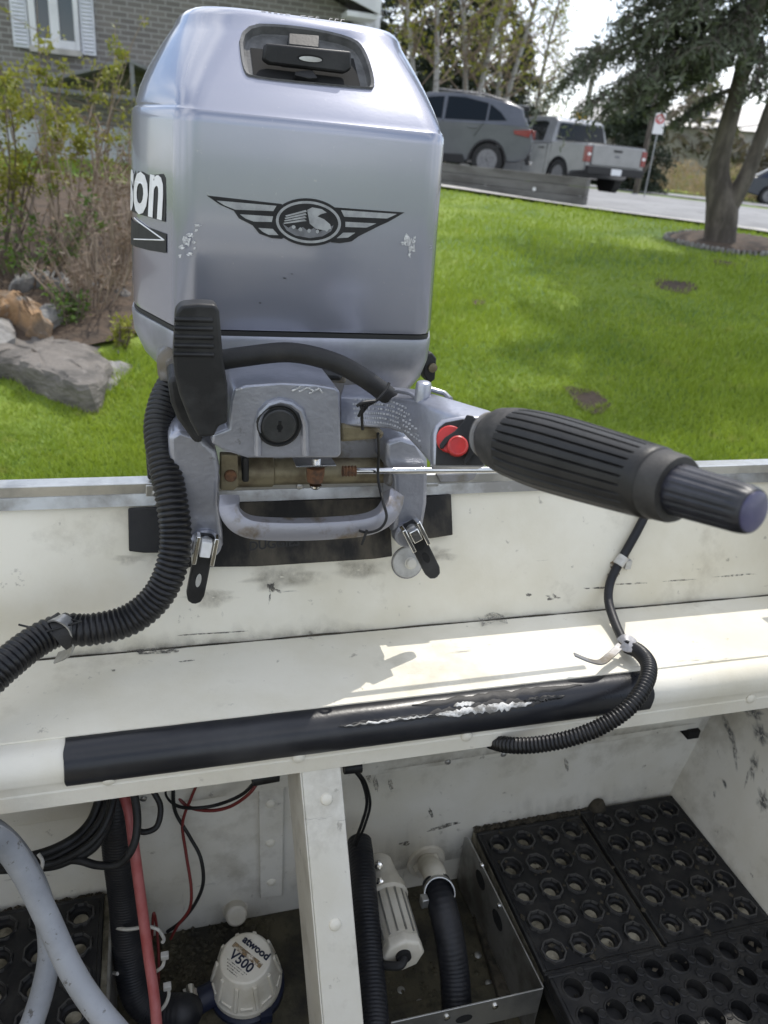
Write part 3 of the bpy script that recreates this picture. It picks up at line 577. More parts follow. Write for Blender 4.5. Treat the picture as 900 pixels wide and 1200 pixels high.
# gasket and lower cowl
g = G(); g.loft([ring(-.1972, 0, -.012), ring(-.1972, 0, -.0045), ring(-.1915, 0, -.0045), ring(-.1915, 0, -.012)]); part('cowl_gasket', g, 'gasket', motor, smooth=40)
LOW = [(.06, .93), (.315, .93), (.345, 1.05), (.33, 1.25), (.27, 1.33), (.08, 1.33), (.02, 1.25), (.02, 1.03)]
def lring(z, t_):
    return roundpoly([(a[0] + (b[0] - a[0]) * t_, a[1] + (b[1] - a[1]) * t_, z) for a, b in zip(BELT, LOW)], CUT)
g = G(); g.loft([lring(-.1968, .05), lring(-.201, .02), lring(-.225, .06), lring(-.25, .30), lring(-.275, .8), lring(-.30, 1.05), lring(-.33, 1.2)]); lowc = part('lower_cowl', g, 'cowl_lower', motor, smooth=35)
g = G(); g.plate([(308, 431), (318, 428), (398, 437), (404, 444), (398, 447), (316, 443)], .872, .03); part('front_grab_handle', g, 'black_plastic', lowc, .004)
g = G(); g.plate([(300, 423), (406, 433), (406, 450), (300, 444)], .8825, .02); part('handle_recess', g, 'bracket_dirty', lowc, .003)
# midsection and leg behind the transom
g = G(); g.loft([[Vector((.175 + a * wx, 1.10 + b * wy, z)) for a, b in [(math.cos(k * math.pi / 8), math.sin(k * math.pi / 8)) for k in range(16)]] for z, wx, wy in ((-.30, .13, .16), (-.45, .08, .12), (-.8, .06, .10), (-1.10, .045, .13), (-1.38, .02, .09))]); part('leg_housing', g, 'cowl_lower', motor)
# right hand latch on the seam
g = G(); g.plate([(497, 418), (506, 413), (512, 420), (510, 445), (503, 450), (497, 440)], .93, .03); rl = part('side_latch', g, 'black_plastic', motor, .002)
g = G(); g.lathe(PY(507, 431, .928), (0, -1, 0), [(-.004, .006), (.002, .006), (.003, .0035), (.0032, .001)], 14); part('latch_bolt', g, 'brass_dirty', rl)
def onT(px, py, off=0.): return on(px, py, T_O, T_N, off)
# clamp brackets over the transom
g = G(); g.plate([(197, 512), (210, 503), (236, 512), (254, 530), (258, 548), (256, 590), (261, 622), (262, 640), (252, 655), (238, 660), (222, 655), (212, 640), (208, 600), (203, 560), (198, 535)], .852, .062)
lbk = part('clamp_bracket', g, 'bracket', motor, .006, 3)
g = G(); g.plate([(171, 536), (177, 531), (195, 530), (195, 562), (173, 564)], .90, .05); part('bracket_bolt_cap', g, 'black_plastic', lbk, .006)
g = G(); g.plate([(452, 518), (470, 512), (490, 518), (502, 540), (501, 590), (497, 614), (492, 632), (478, 641), (466, 634), (461, 622), (463, 596), (462, 560), (452, 545)], .852, .062)
rbk = part('clamp_bracket', g, 'bracket', motor, .006, 3)
g = G(); g.lathe(PY(240, 637, .852), (0, -1, 0), [(-.01, .021), (.004, .020), (.008, .016), (.008, .001)], 28); part('clamp_boss', g, 'bracket', lbk)
g = G(); g.lathe(PY(477, 625, .852), (0, -1, 0), [(-.01, .019), (.004, .018), (.008, .015), (.008, .001)], 28); part('clamp_boss', g, 'bracket', rbk)
# tilt tube, swivel housing, pivot plates between the brackets
ta, tb = PY(262, 553, .905), PY(490, 550, .905)
g = G(); g.lathe(ta, tb - ta, [(0, .020), (.06, .020), (.062, .0175), ((tb - ta).length, .0175)], 28); part('tilt_tube', g, 'brass_dirty', motor)
g = G(); g.box2(ta + Vector((.02, .0, -.02)), tb + Vector((-.02, .16, .06))); part('swivel_housing', g, 'bracket_dirty', motor, .01)
g = G(); g.plate([(258, 532), (279, 533), (280, 570), (274, 575), (258, 575)], .872, .01); pv = part('pivot_plate', g, 'brass_dirty', motor, .002)
g = G(); g.lathe(PY(270, 557, .872), (0, -1, 0), [(-.004, .0075), (.003, .0075), (.0045, .006), (.0046, .001)], 16); part('pivot_bolt', g, 'rust', pv)
g = G(); g.plate([(284, 536), (292, 536), (292, 566), (284, 566)], .88, .02); part('spacer_ring', g, 'gasket', motor, .003)
g = G(); g.lathe(PY(452, 553, .88), (1, 0, -.02), [(0, .016), (.004, .019), (.028, .019), (.033, .015)], 24); part('thrust_collar', g, 'bracket_dirty', motor)
# key switch block
g = G(); g.plate([(270, 470), (274, 456), (288, 451), (330, 448), (370, 450), (394, 454), (399, 460), (400, 533), (396, 537), (290, 537), (262, 528), (248, 520), (249, 509), (268, 502)], .790, .10)
kb = part('steering_bracket', g, 'bracket', motor, .006, 3)
arch = [(302, 533), (302, 497), (306, 483), (315, 474), (328, 470), (341, 473), (352, 481), (357, 496), (358, 533)]
g = G(); g.tube([PY(x, y, .789) for x, y in arch], .0045, 10); part('key_arch', g, 'bracket', kb)
kc = PY(326, 497, .7895)
g = G(); g.lathe(kc, (0, -1, 0), [(-.002, .0245), (.004, .0245), (.0055, .0225), (.003, .0205), (.003, .001)], 36); kr = part('key_switch', g, 'gasket', kb)
g = G(); g.lathe(kc, (0, -1, 0), [(0, .0185), (.0068, .0185), (.008, .017), (.0078, .006), (.0078, .001)], 36); kf = part('key_face', g, 'key_plastic', kr)
g = G(); g.box(kc + Vector((.0005, -.0079, 0)), (.0016, .0006, .0062)); g.lathe(kc + Vector((.0005, -.0073, -.001)), (0, -1, 0), [(0, .0034), (.0012, .0034)], 12); part('keyhole', g, 'dark_hole', kf)
g = G()
for (pts) in ([(342, 458), (352, 453)], [(350, 459), (360, 454), (368, 458)], [(362, 461), (374, 455), (378, 460)], [(276, 457), (284, 455)]):
    for a, b in zip(pts, pts[1:]): g.tube([PY(*a, .7885), PY(*b, .7885)], .0011, 6)
part('painted_highlight', g, 'chip_and_highlight', kb)  # bright highlights along the block's top edge, painted as pale strokes
# tilt lever (black, ribbed)
g = G(); lev = [(213, 358), (232, 356), (252, 357), (257, 363), (260, 400), (262, 425), (267, 452), (267, 496), (256, 500), (251, 512), (233, 513), (222, 493), (210, 462), (205, 440), (203, 420), (206, 366)]
g.plate(lev, .760, .028); lv = part('tilt_lever', g, 'black_plastic', motor, .005, 3)
for k in range(5):
    y = 374 + k * 10.2; a, b = PY(204.5 - k * .3, y, .7605), PY(249 + k * .4, y + 1, .7605); g = G(); g.tube([a, b], .0026, 10); part('lever_rib', g, 'black_plastic', lv)
g = G(); g.plate([(196, 446), (206, 440), (222, 455), (236, 500), (238, 520), (228, 520), (208, 492), (200, 472)], .80, .06); part('lever_pivot', g, 'black_plastic', motor, .008)
g = G(); g.plate([(183, 420), (205, 405), (222, 430), (205, 448), (186, 452)], .90, .06); part('conduit_port', g, 'bracket_dirty', lowc, .01)
# control cable sheath lying across the front
pth = spline([PY(248, 424, .80), PY(285, 418, .80), PY(340, 413, .795), PY(390, 424, .79), PY(425, 442, .785), PY(458, 466, .79)], 8)
g = G(); g.tube(pth, .0105, 16); part('control_cable', g, 'black_rubber', motor)
# tiller arm: cast elbow swinging out to the boxed end with the stop switch
AST = [(399, 464, 501, .868), (425, 464, 502, .862), (455, 467, 504, .845), (473, 469, 510, .818), (488, 471, 526, .788), (505, 476, 546, .758), (530, 484, 548, .740), (555, 492, 548, .725), (578, 499, 536, .712), (587, 504, 525, .706)]
def darm(x):
    for (xa_, _, _, da), (xb_, _, _, db) in zip(AST, AST[1:]):
        if x <= xb_: return da + (db - da) * max(0, (x - xa_) / (xb_ - xa_))
    return AST[-1][3]
bk = Vector((.30, .95, 0)).normalized() * .052
g = G(); rs_ = []
for x, t0_, b0_, d_ in AST:
    T0, B0 = P(x, t0_, d_), P(x, b0_, d_); c1_, c2_ = T0.lerp(B0, .10), T0.lerp(B0, .90); rs_.append([T0 + bk * .10, T0 + bk * .03 + (B0 - T0) * .03, c1_, c2_, B0 + bk * .05 - (B0 - T0) * .03, B0 + bk * .16, B0 + bk * .95, T0 + bk * .95])
g.loft(rs_); arm = part('tiller_arm', g, 'bracket', motor, .0025, 2, smooth=28)
g = G(); g.plate([(399, 497), (438, 500), (452, 508), (448, 515), (399, 519)], .80, .05); part('arm_web', g, 'brass_dirty', arm, .004)
g = G(); g.prism([P(x, y, .722) for x, y in ((507, 547), (507, 508), (510, 498), (518, 491), (540, 487), (566, 487), (572, 495), (570, 547))], fw * .045); bx = part('switch_box', g, 'bracket', arm, .0035, 3)
g = G(); g.prism([P(x, y, .7208) for x, y in ((510.5, 545), (511.5, 510), (514.5, 501), (522, 495), (542, 491), (566, 492), (567, 545))], fw * .004); part('switch_panel', g, 'gasket', bx, .0006)
g = G(); g.lathe(P(527, 515, .721), -fw, [(0, .0128), (.004, .0128), (.0055, .0118), (.0055, .001)], 28); part('stop_ring', g, 'red_plastic', bx)
g = G(); g.lathe(P(535.5, 523.5, .719), -fw, [(0, .0098), (.010, .0096), (.0112, .0082), (.0106, .0072), (.0106, .001)], 28); part('stop_button', g, 'red_plastic', bx)
g = G(); g.prism([P(x, y, .7125) for x, y in ((516, 526), (515, 521), (521, 513), (533, 505), (543, 494), (547, 486), (554, 487), (560, 493), (570, 501), (576, 507), (573, 514), (563, 519), (556, 530), (550, 541), (545, 545), (543, 540), (548, 529), (548, 520), (542, 511), (535, 511), (526, 517), (519, 526))], fw * .003); lc = part('lanyard_clip', g, 'black_plastic', bx, .0008)
g = G(); g.lathe(P(555, 499, .7125), -fw, [(0, .0020), (.0008, .0020)], 10); part('clip_hole', g, 'zip_tie', lc)
pc = P(496, 457, .79); g = G(); g.lathe(pc, (0, 0, 1), [(-.012, .0085), (.006, .0080), (.0080, .0072), (.0092, .005), (.0093, .001)], 20); part('arm_post', g, 'bracket', arm)
g = G(); g.tube([P(464, 458, .84), P(480, 461, .812), P(491, 468, .79)], .0022, 8); part('arm_rim', g, 'bracket', arm); g = G(); g.tube([P(504, 456, .80), P(521, 461, .80), P(528, 468, .785)], .0028, 8); part('arm_rim', g, 'bracket', arm)
# small print on the arm: worn rows, not readable
g = G()
def Q_(x, y): return P(x, y, darm(x) - .0012)
for r_ in range(6):
    x = 412 + r_ * 1.0
    while x < 496:
        ln_ = random.uniform(1.2, 3.4); cy = 468 + r_ * 5.4 + max(0, x - 440) ** 2 * .0085
        if x > 474 + r_ * 4: break
        if random.random() < .86: g.prism([Q_(x, cy - 1.2), Q_(x + ln_, cy - 1.2 + ln_ * .1), Q_(x + ln_, cy + 1.1 + ln_ * .1), Q_(x, cy + 1.1)], fw * .0006)
        x += ln_ + .9
pr2 = part('small_print', g, 'print', arm, smooth=0); pr2['kind'] = 'stuff'
# neck, grip and throttle knob on one axis
g0, g1 = P(580, 512, .655), P(774, 568, .505); gx = (g1 - g0).normalized(); GL = (g1 - g0).length
g = G(); g.lathe(g0 - gx * .018, gx, [(0, .012), (.002, .0165), (.008, .0185), (.010, .0175), (.02, .0175), (.03, .02)], 32); part('grip_neck', g, 'black_plastic', motor)
g = G(); g.lathe(g0 - gx * .010, gx, [(0, .0180), (.001, .0204), (.004, .0204), (.005, .0190)], 32); part('neck_ring', g, 'bracket_dirty', motor)
NR = 26; M_ = NR * 10
def groove(t_, k):
    if .034 < t_ < GL * .93 and k % 10 in (0, 1): return (-.0019 if k % 10 == 0 else -.0012) * min(1, (t_ - .034) / .003)
    return 0.
R_ = lambda s: .0262 + .0040 * math.sin(min(1, s / .30) * math.pi / 2) - .0055 * max(0, (s - .4) / .6) ** 1.2
pr = [(0, .012), (.0006, .0205), (.003, .0235), (.008, .0254)] + [(.012 + (GL - .016) * i / 40, R_(i / 40)) for i in range(41)] + [(GL - .002, .0235), (GL, .020)]
g = G(); g.lathe(g0, gx, pr, M_, groove); grip = part('tiller_grip', g, 'grip_rubber', motor, smooth=32)
g = G(); g.lathe(g0, gx, [(.0025, .0236), (.008, .0261), (.020, .0279), (.031, .0290), (.033, .0286)], 48); part('grip_sleeve', g, 'sleeve_rubber', grip, smooth=60)
g = G(); g.lathe(g1, gx, [(-.004, .020), (-.003, .0228), (-.001, .0236), (.012, .0226), (.0145, .0215), (.0145, .0175)], 48); part('grip_collar', g, 'grip_collar', grip)
kl = .069
def ridge(t_, k): return .0007 if (k % 5 in (0, 1, 2) and .014 < t_ < kl - .006) else 0.
g = G(); g.lathe(g1, gx, [(.008, .0150)] + [(.012 + (kl - .014) * i / 12, .0164 - .0022 * i / 12) for i in range(13)] + [(kl, .0132)], 90, ridge); kn = part('throttle_knob', g, 'knob', motor)
g = G(); g.lathe(g1, gx, [(kl - .002, .0128), (kl + .0006, .0124), (kl + .0018, .010), (kl + .0022, .001)], 40); part('knob_cap', g, 'knob_cap', kn)
# steering link rod with rusty joint
r_a, r_b = PY(411, 552, .838), PY(745, 549, .838)
g = G(); g.tube([r_a, r_b], .0042, 14); rod = part('link_rod', g, 'steel', motor)
g = G(); pts = [r_a + (r_b - r_a).normalized() * s for s in [-.010 + .002 * i for i in range(9)]]; g.tube(pts, [.0062 + .0008 * (-1) ** i for i in range(9)], 12); part('rod_joint', g, 'rust', rod)
g = G(); g.box2(PY(347, 547, .83) + Vector((0, 0, -.0012)), PY(394, 546, .83) + Vector((0, .03, .0012))); part('link_plate', g, 'steel', motor, .0005)
g = G(); bc = PY(370, 546, .842); g.lathe(bc + Vector((0, 0, -.022)), (0, 0, 1), [(0, .005), (.002, .0095), (.012, .011), (.0205, .011)], 18); part('ball_joint', g, 'rust', motor)
g = G(); g.lathe(bc + Vector((0, 0, .001)), (0, 0, 1), [(0, .0055), (.009, .0055)], 12); part('link_bolt', g, 'chrome', motor); g = G(); g.lathe(bc + Vector((0, -.004, -.028)), (0, 0, 1), [(0, .004), (.003, .0075), (.005, .0075)], 14); part('link_bolt', g, 'chrome', motor)
# grey lift handle bar in front of the transom
hb = spline([PY(268, 585, .835), PY(270, 600, .820), PY(282, 613, .812), (PY(305, 619, .808)), PY(360, 620, .806), PY(420, 616, .808), PY(445, 608, .812), PY(457, 595, .82), PY(461, 580, .835)], 8)
sq = [(-.85, -.7), (-.7, -.85), (.7, -.85), (.85, -.7), (.85, .7), (.7, .85), (-.7, .85), (-.85, .7)]
rings_h = []
for i, p in enumerate(hb):
    t_ = (hb[min(i + 1, len(hb) - 1)] - hb[max(i - 1, 0)]).normalized(); yy = Vector((0, 1, 0)); b_ = t_.cross(yy).normalized(); yy = b_.cross(t_)
    rings_h.append([p + b_ * (q[0] * .0135) + yy * (q[1] * .011) for q in sq])
g = G(); g.loft(rings_h); part('lift_handle', g, 'handle_bar', motor, smooth=40)
# clamp screw handles
def clamp(bolt, tip, w0, w1, holes, nut, bm_):
    b0, t0 = PY(*bolt, .832), PY(*tip, .826); ax_ = (t0 - b0).normalized(); sd = ax_.cross(Vector((0, 1, 0))).normalized(); L_ = (t0 - b0).length
    prof_ = [(0, w0 * .7), (.006, w0), (L_ * .3, w0 * .98), (L_ - .012, w1), (L_ - .003, w1 * .72), (L_, w1 * .2)]
    ringp = [b0 + ax_ * (s - .008) + sd * w for s, w in prof_] + [b0 + ax_ * (s - .008) - sd * w for s, w in prof_[::-1]]
    g = G(); g.prism(ringp, (0, .011, 0)); h = part('clamp_screw_handle', g, 'black_plastic', motor, .0022, 3)
    for (s, wx, hl, m_) in holes:
        c = b0 + ax_ * s + Vector((0, -.0004, 0)); g = G(); g.prism([c + ax_ * (hl * math.sin(a)) + sd * (wx * math.cos(a)) for a in [k * math.pi / 8 for k in range(16)]], (0, .0012, 0)); part('handle_slot', g, m_, h)
    g = G(); c = b0 + ax_ * .004; g.lathe(c + Vector((0, .012, 0)), Vector((0, -1, .0)), [(0, .012), (.016, .012), (.018, .0105), (.018, .006)], 20); part('screw_collar', g, 'dull_aluminium', h)
    g = G(); c = b0 + ax_ * .003 + Vector((0, -.0075, .0)); g.box(c, (.0062, .006, nut), (sd, Vector((0, 1, 0)), ax_)); part('screw_head', g, bm_, h, .0012)
    g = G()
    for sg in (-1, 1): g.box(b0 + ax_ * .006 + sd * (sg * .0105) + Vector((0, -.005, 0)), (.0026, .007, .018), (sd, Vector((0, 1, 0)), ax_))
    part('screw_fork', g, 'chrome', h, .001)
clamp((241, 636), (226, 715), .0112, .0108, [(.050, .0032, .009, 'zip_tie')], .010, 'decal_white')
clamp((483, 621), (514, 683), .0112, .0108, [(.026, .0062, .0066, 'dark_hole'), (.046, .0045, .0085, 'dark_hole')], .009, 'chrome')
# thin black lashing round arm, cable and handle
g = G()
for pts in ([(425, 503, .772), (424, 488, .760), (426, 478, .757), (440, 470, .757), (452, 458, .762), (456, 449, .768)], [(424, 484, .756), (431, 474, .754), (423, 474, .754), (425, 482, .753)], [(443, 508, .79), (444, 530, .82), (443, 560, .826), (449, 588, .800), (453, 606, .792), (446, 619, .79), (432, 624, .79), (421, 622, .79)], [(430, 621, .788), (426, 633, .786), (424, 638, .787)], [(440, 470, .756), (425, 472, .752), (418, 476, .753)], [(426, 476, .753), (420, 488, .756)]):
    g.tube(spline([PY(*p) for p in pts], 6), .0017, 8)
part('lashing', g, 'wire_black', motor)

# ------------------------------------------------------------------ rubber pad between clamp and transom
pad = thing('transom_pad', 'worn black rubber pad clamped behind the outboard brackets on the transom', 'pad', onT(330, 660))
def slab(name, pix, o0, o1, m, parent, bevel=.0015):
    g = G(); g.prism([onT(x, y, o1) for x, y in pix], -T_N * (o1 - o0)); return part(name, g, m, parent, bevel)
slab('pad_end', [(150, 596), (192, 594), (215, 594), (215, 648), (168, 648), (151, 646)], .0008, .013, 'black_rubber', pad)
pc_ = slab('pad_center', [(225, 590), (456, 583), (460, 652), (440, 655), (300, 664), (215, 665)], .0008, .009, 'rubber_pad', pad)
slab('pad_end', [(494, 583), (529, 579), (531, 627), (505, 631), (494, 630)], .0008, .013, 'rubber_pad', pad)
g = G(); text_on(g, 'DUGGIES', .016, onT(322, 637, .0094), onT(350, 634, .0094) - onT(300, 639, .0094), Vector((0, .07, .19)), bold=.0004); part('pad_lettering', g, 'gasket', pc_, smooth=0)
# rivets of the cap
spots('cap_rivet', dome_mesh('cap_rivet', .0048, .002, 'dull_aluminium'), [PY(x, y, .9123) for x, y in ((182, 578), (351, 570), (506, 574), (-20, 579), (760, 563))], boat, (0, -1, 0))
for (x0, x1, y0, y1) in ((171, 196, 569, 590), (497, 514, 567, 583)):
    g = G(); g.prism([PY(x, y, .9115) for x, y in ((x0, y0), (x1, y0 - .6), (x1, y1 - .6), (x0, y1))], (0, .0035, 0)); part('cap_tab', g, 'aluminium', boat, .0008)
# dark slotted cleat lying on the cap by the tiller
g = G(); g.prism([PY(x, y, .909) for x, y in ((511, 556), (560, 554), (556, 562), (548, 565), (516, 566))], (0, .006, 0)); part('cap_notch', g, 'bracket_dirty', boat, .002)

# ------------------------------------------------------------------ vinyl edge guard on the bench
xa, xb = PY(74, 890, .672).x, PY(766, 812, .672).x
gd = thing('edge_guard', 'black vinyl edge guard with torn white patch on the bench front', 'edge guard', ((xa + xb) / 2, .672, -.64))
cyc, czc, rg = .695, -.615, .0275
def arcp(x, a, r): return Vector((x, cyc - r * math.sin(a), czc + r * math.cos(a)))
ncs = 60; rings_g = []
for i in range(ncs + 1):
    x = xa + (xb - xa) * i / ncs; wob = .0003 * math.sin(i * .9) + .0002 * math.sin(i * 2.3)
    al = [math.radians(-12 + j * (132) / 22) for j in range(23)]
    rings_g.append([arcp(x + (.0008 * math.sin(j * .6) if i in (0, ncs) else 0), a, rg + wob * math.sin(a * 1.4)) for j, a in enumerate(al)] + [arcp(x, a, rg - .0025) for a in al[::-1]])
g = G(); g.loft(rings_g); gdm = part('guard_sleeve', g, 'guard_vinyl', gd, smooth=40)
def torn(name, x0, x1, a0, a1, m, off, n=26, jit=.35):
    top = []; bot = []
    for i in range(n + 1):
        s = i / n; x = xa + (xb - xa) * (x0 + (x1 - x0) * s); env = math.sin(s * math.pi) ** .5; mid = (a0 + a1) / 2 + random.uniform(-2, 2); h = (a1 - a0) / 2 * env
        top.append((x, math.radians(mid - h * random.uniform(1 - jit, 1 + jit)))); bot.append((x, math.radians(mid + h * random.uniform(1 - jit, 1 + jit))))
    g = G(); vs = []
    for (x, a), (x2, b) in zip(top, bot):
        for k in range(6): q = a + (b - a) * k / 5; vs.append(arcp(x, q, rg + off * (1 if 0 < k < 5 else -.2) * random.uniform(.7, 1.5)))
    fs = [(i * 6 + k, i * 6 + k + 1, i * 6 + 7 + k, i * 6 + 6 + k) for i in range(n) for k in range(5)]
    g.add(vs, fs); part(name, g, m, gdm, smooth=60)
torn('torn_patch', .575, .755, 36, 60, 'torn_foam', .0013, 40); torn('torn_patch', .420, .575, 44, 51, 'torn_foam', .0010, 30); torn('torn_patch', .61, .65, 24, 38, 'torn_foam', .0010, 12)
torn('peeled_edge', .56, .775, 28, 66, 'grip_collar', .0006, 44); torn('peeled_edge', .41, .58, 40, 55, 'gasket', .0005, 30)
torn('scraped_area', .54, .86, 4, 30, 'grip_collar', .0009); torn('scraped_area', .74, .82, 34, 48, 'gasket', .0018)

# ------------------------------------------------------------------ corrugated conduit, left
def corrug(path, r, pitch, depth, n=20):
    pth = resample(path, pitch / 4); rr = []
    for i in range(len(pth)): rr.append(r - depth * (1 if i % 4 in (0,) else .35 if i % 4 in (1, 3) else 0))
    g = G(); g.tube(pth, rr, n); return g
con = thing('corrugated_conduit', 'thick black corrugated conduit curving down from motor across the transom', 'conduit', P(-40, 835, .80))
cp = spline([P(204, 448, .94), P(193, 470, .925), P(187, 500, .91), P(191, 535, .895), P(201, 585, .885), P(206, 630, .885), P(200, 668, .885), P(182, 702, .885), P(150, 727, .88), P(105, 738, .87), P(72, 738, .865), P(40, 753, .845), P(0, 785, .81), P(-45, 830, .78), P(-120, 910, .74)], 14)
part('conduit_tube', corrug(cp, .0188, .0064, .0022, 24), 'conduit', con, smooth=50)
g = G(); g.tube([P(80, 735, .866), P(66, 744, .862)], .0205, 20); part('tape_wrap', g, 'black_rubber', con, smooth=50)
g = G(); g.tube(spline([P(57, 728, .858), P(70, 724, .848), P(84, 734, .852), P(88, 755, .868), P(80, 765, .885), P(66, 771, .897)], 6), .0075, 8, shape=[(-1, -.12), (1, -.12), (1, .12), (-1, .12)]); part('hose_clip', g, 'dull_aluminium', con)
g = G(); g.tube([P(84, 726, .855), P(96, 728, .85), P(55, 740, .84), P(22, 732, .85)], .0012, 6); part('cable_tie', g, 'wire_black', con)

# ------------------------------------------------------------------ cable and loom, right
cab = thing('cable_in_loom', 'black cable clipped to the transom running into corrugated loom over the bench edge', 'cable', PY(735, 757, .76))
c1 = spline([PY(772, 560, .885), onT(762, 590, .012), onT(748, 620, .010), onT(728, 656, .0085), onT(716, 680, .009), PZ(713, 702, -.560), PZ(719, 725, -.572), PZ(730, 750, -.578), PZ(741, 763, -.575)], 10)
g = G(); g.tube(c1, .0066, 14); part('cable', g, 'hose_black', cab)
c2 = spline([PZ(735, 757, -.5755), PZ(749, 764, -.568), P(760, 779, .985), P(757, 800, .955), P(738, 828, .935), P(705, 851, .93), P(665, 866, .93), P(625, 873, .94), P(595, 873, .955), P(575, 868, .98)], 12)
part('loom', corrug(c2, .0105, .0048, .0017, 18), 'conduit', cab, smooth=50)
g = G(); g.tube([onT(724, 662, .009), onT(731, 652, .010)], .0082, 14); g.box(onT(735, 661, .004), (.005, .004, .007)); part('cable_clip', g, 'zip_tie', cab, smooth=50)
tie = spline([PZ(726, 752, -.566), PZ(733, 747, -.560), PZ(742, 752, -.562), PZ(738, 760, -.566), PZ(728, 756, -.566)], 5)
g = G(); g.tube(tie, .0055, 8, shape=[(-1, -.22), (1, -.22), (1, .22), (-1, .22)]); g.tube(spline([PZ(728, 756, -.568), PZ(715, 768, -.572), PZ(704, 776, -.57), PZ(690, 774, -.566), PZ(673, 767, -.560)], 6), .0052, 8, shape=[(-1, -.18), (1, -.18), (1, .18), (-1, .18)]); part('cable_tie', g, 'bracket_dirty', cab)

# ------------------------------------------------------------------ inside the stern: mats
def holemat(name, x0, x1, y0, y1, nx, ny, label, zt=-1.0, th=.0102, kind=0, off=0., rh=None):
    o = thing(name, label, 'mat', ((x0 + x1) / 2, (y0 + y1) / 2, zt - th), 'perforated rubber mats in the boat'); g = G(); dx, dy = (x1 - x0) / nx, (y1 - y0) / ny; n = 8
    R0 = rh or min(dx, dy) * (.335 if kind == 0 else .36)
    for i in range(nx):
        for j in range(ny):
            cx, cy = x0 + dx * (i + .5), y0 + dy * (j + .5); rings = []
            sq_ = []
            for k in range(n * 2):
                a = (k + .5) * math.pi / n; c, s = math.cos(a), math.sin(a); m_ = max(abs(c), abs(s)); sq_.append(Vector((cx + c / m_ * dx / 2, cy + s / m_ * dy / 2, zt)))
            # snap the corners of the cell
            for q in (1, 5, 9, 13):
                pass
            def rr(r, z): return [Vector((cx + math.cos((k + .5) * math.pi / n) * r, cy + math.sin((k + .5) * math.pi / n) * r, z)) for k in range(n * 2)]
            if kind == 0: rg_ = [sq_, rr(R0 * 1.22, zt), rr(R0 * 1.17, zt + .0045), rr(R0 * 1.05, zt + .0045), rr(R0 * .96, zt - .003), rr(R0 * .70, zt - .0046), rr(R0 * .64, zt - th)]
            else: rg_ = [sq_, rr(R0 * 1.18, zt), rr(R0 * 1.1, zt + .0015), rr(R0 * .98, zt + .0015), rr(R0 * .93, zt - .003), rr(R0 * .9, zt - th)]
            g.loft(rg_, cap=False)
            for (c0, c1_) in ((1, 1), (1, -1), (-1, 1), (-1, -1)):   # corner fills
                cor = Vector((cx + c0 * dx / 2, cy + c1_ * dy / 2, zt)); near = sorted(sq_, key=lambda v: (v - cor).length)[:2]; g.add([cor, near[0], near[1]], [(0, 1, 2)])
            if kind == 1:
                for (bx_, by_) in ((0, 0), (1, 0)):
                    b_ = Vector((cx + dx / 2, cy + (dy / 2 if bx_ else 0), zt)); g.lathe(b_ - Vector((0, 0, .001)), (0, 0, 1), [(0, .0075), (.0022, .0070), (.0032, .005), (.0026, .004), (.0026, .001)], 10)
    part('mat_sheet', g, 'mat_rubber', o, smooth=25)
    if kind == 0:
        gr_ = G(); q8 = lambda r, z: [Vector((math.cos((k + .5) * math.pi / 4) * r, math.sin((k + .5) * math.pi / 4) * r, z)) for k in range(8)]
        gr_.loft([q8(R0 * 1.28, 0), q8(R0 * 1.24, .0050), q8(R0 * 1.10, .0052), q8(R0 * 1.04, .0008)], cap=False); rm = mesh_of('hole_rim', gr_, 'rim_rubber', 20)
        for i in range(nx):
            for j in range(ny): ro = link('hole_rim', rm, o); ro.location = (x0 + dx * (i + .5) + random.uniform(-.0008, .0008), y0 + dy * (j + .5) + random.uniform(-.0008, .0008), zt - random.uniform(0, .0008)); ro.rotation_euler = (random.uniform(-.03, .03), random.uniform(-.03, .03), random.uniform(-.15, .15))
    g = G(); e = .006
    for a, b in (((x0 - e, y0 - e), (x1 + e, y0)), ((x0 - e, y1), (x1 + e, y1 + e)), ((x0 - e, y0), (x0, y1)), ((x1, y0), (x1 + e, y1))): g.box2((a[0], a[1], zt - th), (b[0], b[1], zt + .0005))
    part('mat_border', g, 'mat_rubber', o, .0015); return o
holemat('rubber_mat', .489, .667, .590, .830, 4, 5, 'black rubber mat with hexagon rimmed holes beside the aluminium tray')
holemat('rubber_mat', .686, .862, .590, .838, 4, 5, 'black rubber mat with hexagon rimmed holes against the right hull side')
holemat('rubber_mat', .490, .868, .300, .577, 9, 7, 'front black rubber mat with round holes and small studs', kind=1, zt=-.996, th=.0142)
holemat('rubber_mat', -.50, -.105, .46, .835, 8, 8, 'black rubber mat left of the bilge beneath the grey hoses')
# muck along the back edge
def crumbs(name, label, areas, n, m, s0, s1, kindlabel='debris'):
    vs = []; fs = []
    for k in range(n):
        (x0, x1, y0, y1, z) = random.choice(areas); c = Vector((random.uniform(x0, x1), random.uniform(y0, y1), z)); s = random.uniform(s0, s1); o = len(vs)
        for q in ((1, 0, 0), (-1, 0, 0), (0, 1, 0), (0, -1, 0), (0, 0, 1), (0, 0, -1)): vs.append(c + Vector((q[0] * s * random.uniform(.6, 1.4), q[1] * s * random.uniform(.6, 1.4), q[2] * s * random.uniform(.4, .9))))
        fs += [(o + a, o + b, o + c_) for a, b, c_ in ((0, 2, 4), (2, 1, 4), (1, 3, 4), (3, 0, 4), (2, 0, 5), (1, 2, 5), (3, 1, 5), (0, 3, 5))]
    g = G(); g.add(vs, fs); o = part(name, g, m, smooth=0); return tag(o, label, kindlabel, kind='stuff')
